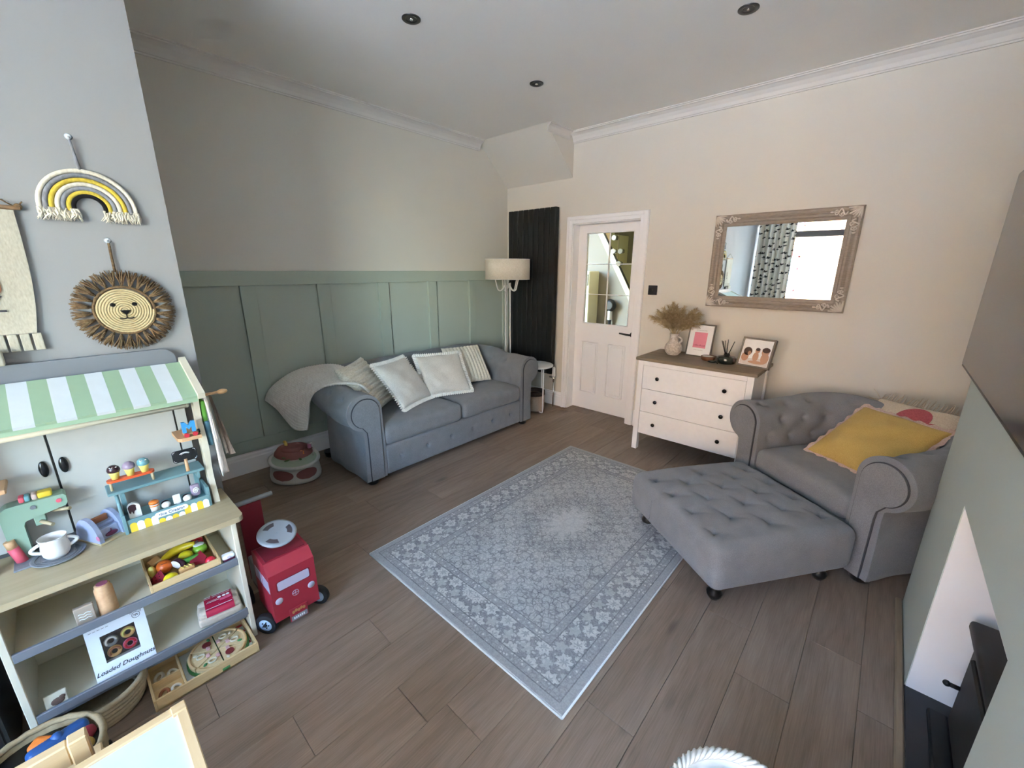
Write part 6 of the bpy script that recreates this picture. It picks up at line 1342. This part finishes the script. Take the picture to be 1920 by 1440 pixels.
tr = MB().lathe([(0.0, 0.0), (0.175, 0.0), (0.192, 0.008), (0.192, 0.022), (0.178, 0.026), (0.168, 0.017), (0, 0.016)], 44, Mt).build('tray', 'seat_white', t, local=True)
MB().lathe([(0.06, 0.0172), (0.167, 0.0172)], 40, Mt, cap=False).build('tray_inlay', 'tray_green', tr, local=True)
MB().lathe([(0.0, 0.012), (0.085, 0.016), (0.098, 0.040), (0.080, 0.062), (0.05, 0.066), (0, 0.05)], 32, Matrix.Translation((-0.035, 0.03, 0.165)) @ S_, cap=False).build('head_cushion', 'seat_pink', t, local=True)
MB().tube([(-0.075, 0.02, 0.18), (-0.085, 0.025, 0.225), (-0.095, 0.03, 0.250)], [0.013, 0.011, 0.012], 10).sph((-0.100, 0.03, 0.255), (0.016, 0.010, 0.010), 12, 8).build('giraffe_toy', 'giraffe_yellow', t, local=True)
MB().lathe([(0, 0), (0.022, 0), (0.024, 0.006), (0.014, 0.012), (0, 0.013)], 14, Matrix.Translation((0.085, -0.005, 0.200)) @ Euler((0.9, 0, 0)).to_matrix().to_4x4(), smooth=True, wob=lambda a, z: 1+0.15*math.cos(6*a)).build('flower_toy', 'toy_orange', t, local=True)
MB().tube([(0.155, 0.03, 0.18), (0.160, 0.04, 0.25), (0.145, 0.04, 0.275), (0.125, 0.035, 0.268)], 0.0045, 8).build('spinner_arch', 'seat_white', t, local=True)
MB().cyl((0.125, 0.035, 0.235), (0.125, 0.035, 0.268), 0.013, seg=14).build('spinner', 'rose_mark', t, local=True)
for x, y in ((0.0, -0.09), (0.06, -0.12), (0.13, -0.07), (-0.04, -0.05)): MB().sph((x, y, 0.190), (0.022, 0.010, 0.005), 10, 6, (0, 0, x*20)).build('leaf_toy', 'tray_leaf', t, local=True)
# ------------------------------------------------------------------ apron and glove hanging on the kitchen post
fabric('apron_white', '#e4e0dc', '#cfc9c4', scale=500); fabric('apron_tan', '#9c8676', '#7e6a5c', scale=500); plain('glove_green', '#4f8a2c', rough=0.7); plain('glove_blue', '#3f6878', rough=0.3, var=0.3, scale=60)
t = thing('toy_apron', 'white and tan toy apron hanging on the kitchen side peg', 'apron', (-1.995, 0.36, 0.69))
def cloth(x0, x1, yb, z0, z1, amp, fr, th, dy, lower=0.0):
    def f(s):
        return lambda u, v: (x0+(x1-x0)*u*(0.55+0.45*v)+0.01*v, yb+dy*v+amp*math.sin(u*fr+v*2)*v+s*th, z1+(z0-z1)*v-lower*u*v)
    return MB().grid(f(0), 22, 16).grid(f(1), 22, 16)
cloth(-2.00, -1.935, 0.356, 0.70, 1.040, 0.008, 9, 0.004, 0.012, -0.02).build('white_panel', 'apron_white', t)
cloth(-2.06, -1.97, 0.378, 0.76, 1.030, 0.012, 11, 0.004, 0.03, -0.02).build('tan_panel', 'apron_tan', t)
MB().tube([(-1.985, 0.352, 1.05), (-1.955, 0.352, 0.98), (-1.95, 0.354, 0.86), (-1.957, 0.356, 0.74), (-1.955, 0.358, 0.70), (-1.963, 0.360, 0.74), (-1.962, 0.358, 0.86)], 0.0045, 6).build('tie', 'apron_white', t)
t = thing('toy_oven_glove', 'green and blue toy oven glove hanging behind the apron', 'oven glove', (-2.02, 0.345, 0.84))
MB().rbox((-2.015, 0.344, 0.975), (0.05, 0.016, 0.10), 0.007, 4).build('cuff', 'glove_green', t); MB().rbox((-2.012, 0.345, 0.885), (0.056, 0.018, 0.11), 0.008, 4).build('mitt', 'glove_blue', t)
t = thing('wooden_spoon_toy', 'small beech toy spoon end sticking out above the apron', 'toy utensil', (-1.99, 0.38, 1.03)); MB().tube([(-2.0, 0.356, 1.045), (-2.0, 0.40, 1.046)], 0.006, 8).sph((-2.0, 0.418, 1.047), (0.012, 0.020, 0.010), 12, 8).build('spoon', 'beech', t)
# ------------------------------------------------------------------ wall hangings on the white wall
fabric('yarn_cream', '#d9d2c0', '#bdb49f', scale=400, bump=0.6); fabric('yarn_grey', '#8a8c90', '#6c6e73', scale=400, bump=0.6); fabric('yarn_yellow', '#d2b94a', '#b09834', scale=400, bump=0.6); fabric('yarn_black', '#171416', '#0c0a0b', scale=400); q = None
plain('hook_clear', '#b4babc', rough=0.1)
xw = XP+0.010
def hook(t, y, z): MB().lathe([(0, 0.005), (0.007, 0.004), (0.010, 0)], 18, frame((XP, y, z), (0, 1, 0), (0, 0, 1), (1, 0, 0))).tube([(XP+0.004, y, z), (XP+0.014, y, z-0.010), (XP+0.016, y, z-0.004)], 0.0025, 6).build('hook', 'hook_clear', t)
t = thing('rope_rainbow', 'grey, yellow and cream rope rainbow hanging on the white wall', 'wall hanging', (XP, 0.16, 1.72))
hook(t, 0.157, 1.958)
MB().tube([(XP+0.012, 0.157, 1.950), (XP+0.010, 0.160, 1.90), (XP+0.010, 0.163, 1.855)], [0.003, 0.0045, 0.006], 8).build('hanging_cord', 'yarn_grey', t)
ry, rz = 0.166, 1.738
bands = [('yarn_cream', 0.1185), ('yarn_grey', 0.1045), ('yarn_yellow', 0.0905), ('yarn_cream', 0.0765), ('yarn_grey', 0.0635), ('yarn_yellow', 0.0505), ('yarn_black', 0.0395)]
for mt, r_ in bands:
    pts = [(xw, ry-r_, rz-0.012)] + [(xw, ry-r_*math.cos(PI*i/28), rz+r_*0.98*math.sin(PI*i/28)) for i in range(29)] + [(xw, ry+r_, rz-0.012)]
    MB().tube(pts, 0.0068, 10).build('rope_band', mt, t)
rp = random.Random(5)
for s in (-1, 1):
    m = MB()
    for i in range(90):
        y = ry+s*rp.uniform(0.030, 0.126); z0 = rz-0.006; m.tube([(xw+rp.uniform(-.004, .007), y, z0), (xw+rp.uniform(-.004, .012), y+rp.uniform(-.008, .008), z0-0.018), (xw+rp.uniform(-.004, .014), y+rp.uniform(-.016, .016), z0-rp.uniform(0.030, 0.042))], [0.003, 0.0032, 0.001], 4)
    m.build('fringe', 'yarn_cream', t)
plain('seagrass', '#b8a67e', rough=0.85, var=0.2, scale=140, bump=0.5); q = N('jute'); nz = q.noise(scale=140, detail=3); q.col(q.mix(q.rng(nz, 0.3, 0.7), srgb('#4a3826'), srgb('#7d6444'))).rough(0.95); q.done('jute')
t = thing('lion_hanging', 'woven lion face with brown tassel mane hanging on the white wall', 'wall hanging', (XP, 0.194, 1.388))
ly, lz = 0.193, 1.388
hook(t, 0.191, 1.634)
MB().tube([(XP+0.012, 0.191, 1.625), (XP+0.010, 0.190, 1.58), (XP+0.012, 0.189, 1.525)], 0.004, 8).build('hanging_cord', 'jute', t)
MB().lathe([(0, 0.010), (0.078, 0.008), (0.078, 0.0)], 40, frame((XP+0.002, ly, lz), (0, 1, 0), (0, 0, 1), (1, 0, 0))).build('face_backing', 'seagrass', t)
MB().tube([(XP+0.0125, ly+(0.004+0.0765*i/260)*math.cos(i*2*PI/26), lz+(0.004+0.0765*i/260)*math.sin(i*2*PI/26)) for i in range(261)], 0.0040, 6).build('face_coil', 'seagrass', t)
MB().tube([(XP+0.010, ly+0.085*math.cos(2*PI*i/60), lz+0.085*math.sin(2*PI*i/60)) for i in range(60)], 0.005, 6, closed=True).build('face_ring', 'jute', t)
for s in (-1, 1): MB().sph((XP+0.017, ly+s*0.030-0.002, lz+0.022), (0.003, 0.008, 0.007), 12, 8).build('eye', 'yarn_black', t)
MB().prism([(ly-0.017, lz+0.001), (ly+0.015, lz+0.001), (ly+0.001, lz-0.014), (ly-0.003, lz-0.014)], 0.003, frame((XP+0.0165, 0, 0), (0, 1, 0), (0, 0, 1), (1, 0, 0))).build('nose', 'yarn_black', t)
MB().tube([(XP+0.018, ly-0.001, lz-0.014), (XP+0.018, ly-0.001, lz-0.026)], 0.0018, 5).tube([(XP+0.018, ly-0.020+0.040*i/10-0.001, lz-0.026-0.004*abs(math.sin(PI*i/5))) for i in range(11)], 0.0020, 5).build('mouth', 'yarn_black', t)
rp = random.Random(9); nt = 26
for k in range(nt):
    a = 2*PI*k/nt+0.06; m = MB()
    if k == 0: pass
    for i in range(24):
        b = a+rp.uniform(-0.13, 0.13); c0 = a+rp.uniform(-0.02, 0.02); r1 = rp.uniform(0.130, 0.147)
        m.tube([(XP+0.010, ly+0.086*math.cos(c0), lz+0.086*math.sin(c0)), (XP+0.012+rp.uniform(-.003, .008), ly+0.108*math.cos((a+b)/2), lz+0.108*math.sin((a+b)/2)), (XP+0.012+rp.uniform(-.006, .012), ly+r1*math.cos(b), lz+r1*math.sin(b))], [0.0022, 0.0026, 0.0014], 4)
    m.tube([(XP+0.010, ly+0.096*math.cos(a), lz+0.096*math.sin(a)), (XP+0.012, ly+0.104*math.cos(a), lz+0.104*math.sin(a))], 0.0062, 7)
    m.build('tassel', 'jute', t)
fabric('canvas_cream', '#b5af9d', '#a39d8b', scale=600); plain('print_brown', '#7d5138', rough=0.8); plain('print_dark', '#35343a', rough=0.8)
t = thing('canvas_banner', 'cream canvas banner with letters and fringe at the left edge', 'wall hanging', (XP, -0.15, 1.30))
MB().cyl((xw, -0.34, 1.722), (xw, 0.004, 1.722), 0.0065).build('dowel', 'beech', t)
MB().tube([(xw, -0.005, 1.724), (xw+0.002, -0.03, 1.742), (xw, -0.165, 1.80), (xw+0.002, -0.30, 1.742), (xw, -0.335, 1.724)], 0.0022, 6).sph((xw, 0.0, 1.726), (0.007, 0.010, 0.010), 10, 8).tube([(xw, 0.002, 1.73), (xw+.002, 0.012, 1.742)], 0.002, 5).build('cord', 'jute', t)
MB().grid(lambda u, v: (xw+0.003+0.0015*math.sin(u*9+v*4), -0.33+(0.318-0.028*v**3)*u-0.0*v, 1.715-0.385*v), 30, 30).grid(lambda u, v: (xw+0.0045+0.0015*math.sin(u*9+v*4), -0.33+(0.318-0.028*v**3)*u, 1.715-0.385*v), 30, 30).build('canvas', 'canvas_cream', t)
text_part('U', 0.075, 'print_brown', t, face_x((xw+0.0075, -0.108, 1.478))); text_part('Z', 0.075, 'print_dark', t, face_x((xw+0.0075, -0.112, 1.425)))
for k in range(11):
    y = -0.322+0.0275*k; MB().rbox((xw+0.003, y+0.006, 1.301), (0.006, 0.022, 0.056), 0.0025, 3).build('fringe_tab', 'canvas_cream', t)
tag(MB().rbox((-2.075, -0.190, 1.262), (0.026, 0.13, 0.052), 0.006, 3).build('cream_box', 'canvas_cream', loc=(-2.075, -0.19, 1.236)), 'small cream box resting on top of the toy kitchen', 'box')
# ------------------------------------------------------------------ rope basket of toys, bottom right
plain('rope_white', '#dcdcd6', rough=0.85, var=0.08, scale=60, bump=0.3)
gx, gy, gz = -0.020, 0.826, 0.30
t = thing('rope_toy_basket', 'white rope basket of toys at the bottom edge on the floor', 'basket', (gx, gy, 0))
m = MB().lathe([(0, 0.004), (0.150, 0.004), (0.168, 0.02), (0.176, 0.15), (0.172, 0.285), (0.166, 0.285), (0.168, 0.15), (0.160, 0.03), (0, 0.012)], 48, Matrix.Translation((gx, gy, 0)), cap=False); m.build('body', 'rope_white', t)
m = MB(); K = 64
for k in range(K):
    a0 = 2*PI*k/K; pts = []
    for i in range(7):
        th = -0.2+2*PI*0.62*i/6+0.6; a = a0+0.045*i; r_ = 0.175+0.011*math.cos(th*1.0+0.4); pts.append((gx+r_*math.cos(a), gy+r_*math.sin(a), gz-0.002+0.011*math.sin(th)))
    m.tube(pts, 0.0052, 6)
m.tube([(gx+0.175*math.cos(2*PI*i/60), gy+0.175*math.sin(2*PI*i/60), gz-0.002) for i in range(60)], 0.010, 8, closed=True)
m.build('rope_rim', 'rope_white', t)
GB = 'toys in the rope basket'
plain('toy_teal_dark', '#27595f', rough=0.35, var=0.4, scale=60)
o = thing('striped_fish_toy', 'dark teal toy with white and navy bands in the rope basket', 'toy', (gx-0.055, gy+0.085, 0.20), group=GB)
MB().sph((gx-0.052, gy+0.082, 0.258), (0.042, 0.036, 0.030), 18, 12, (0.2, 0.2, 0.6)).build('body', 'toy_teal_dark', o); MB().tube([(gx-0.078+0.0*i, gy+0.070+0.034*math.cos(2*PI*i/20), 0.262+0.030*math.sin(2*PI*i/20)) for i in range(20)], 0.006, 6, closed=True).build('white_band', 'frame_white', o); MB().tube([(gx-0.090, gy+0.068+0.028*math.cos(2*PI*i/20), 0.262+0.025*math.sin(2*PI*i/20)) for i in range(20)], 0.006, 6, closed=True).build('navy_band', 'toy_navy', o)
for c, r_, mt, lb in (((-0.105, 0.040), 0.036, 'cream_white', 'cream ball toy at the left in the rope basket'), ((0.010, 0.105), 0.030, 'tomato', 'red toy beside the teal one in the rope basket'), ((0.070, 0.090), 0.036, 'toy_gold', 'tan toy at the right in the rope basket'), ((-0.02, 0.02), 0.045, 'fringe_pink', 'pink soft toy in the middle of the rope basket'), ((0.08, 0.0), 0.045, 'cream_white', 'pale soft toy near side of the rope basket')):
    tag(MB().sph((gx+c[0], gy+c[1], 0.235), (r_, r_*0.9, r_*0.8), 18, 12, (0.3, 0.1, 0.4)).sph((gx+c[0]+r_*0.5, gy+c[1]+r_*0.3, 0.25), r_*0.4, 12, 8).build('soft_toy', mt, loc=(gx+c[0], gy+c[1], 0.20)), lb, 'toy', GB)
hp_ = tag(MB().lathe([(0, 0.014), (0.158, 0.02), (0.164, 0.15), (0.160, 0.205), (0, 0.215)], 30, Matrix.Translation((gx, gy, 0))).build('basket_filling', 'bus_dark', loc=(gx, gy, 0.012)), 'dark jumble of toys filling the rope basket', 'toys'); hp_['kind'] = 'stuff'
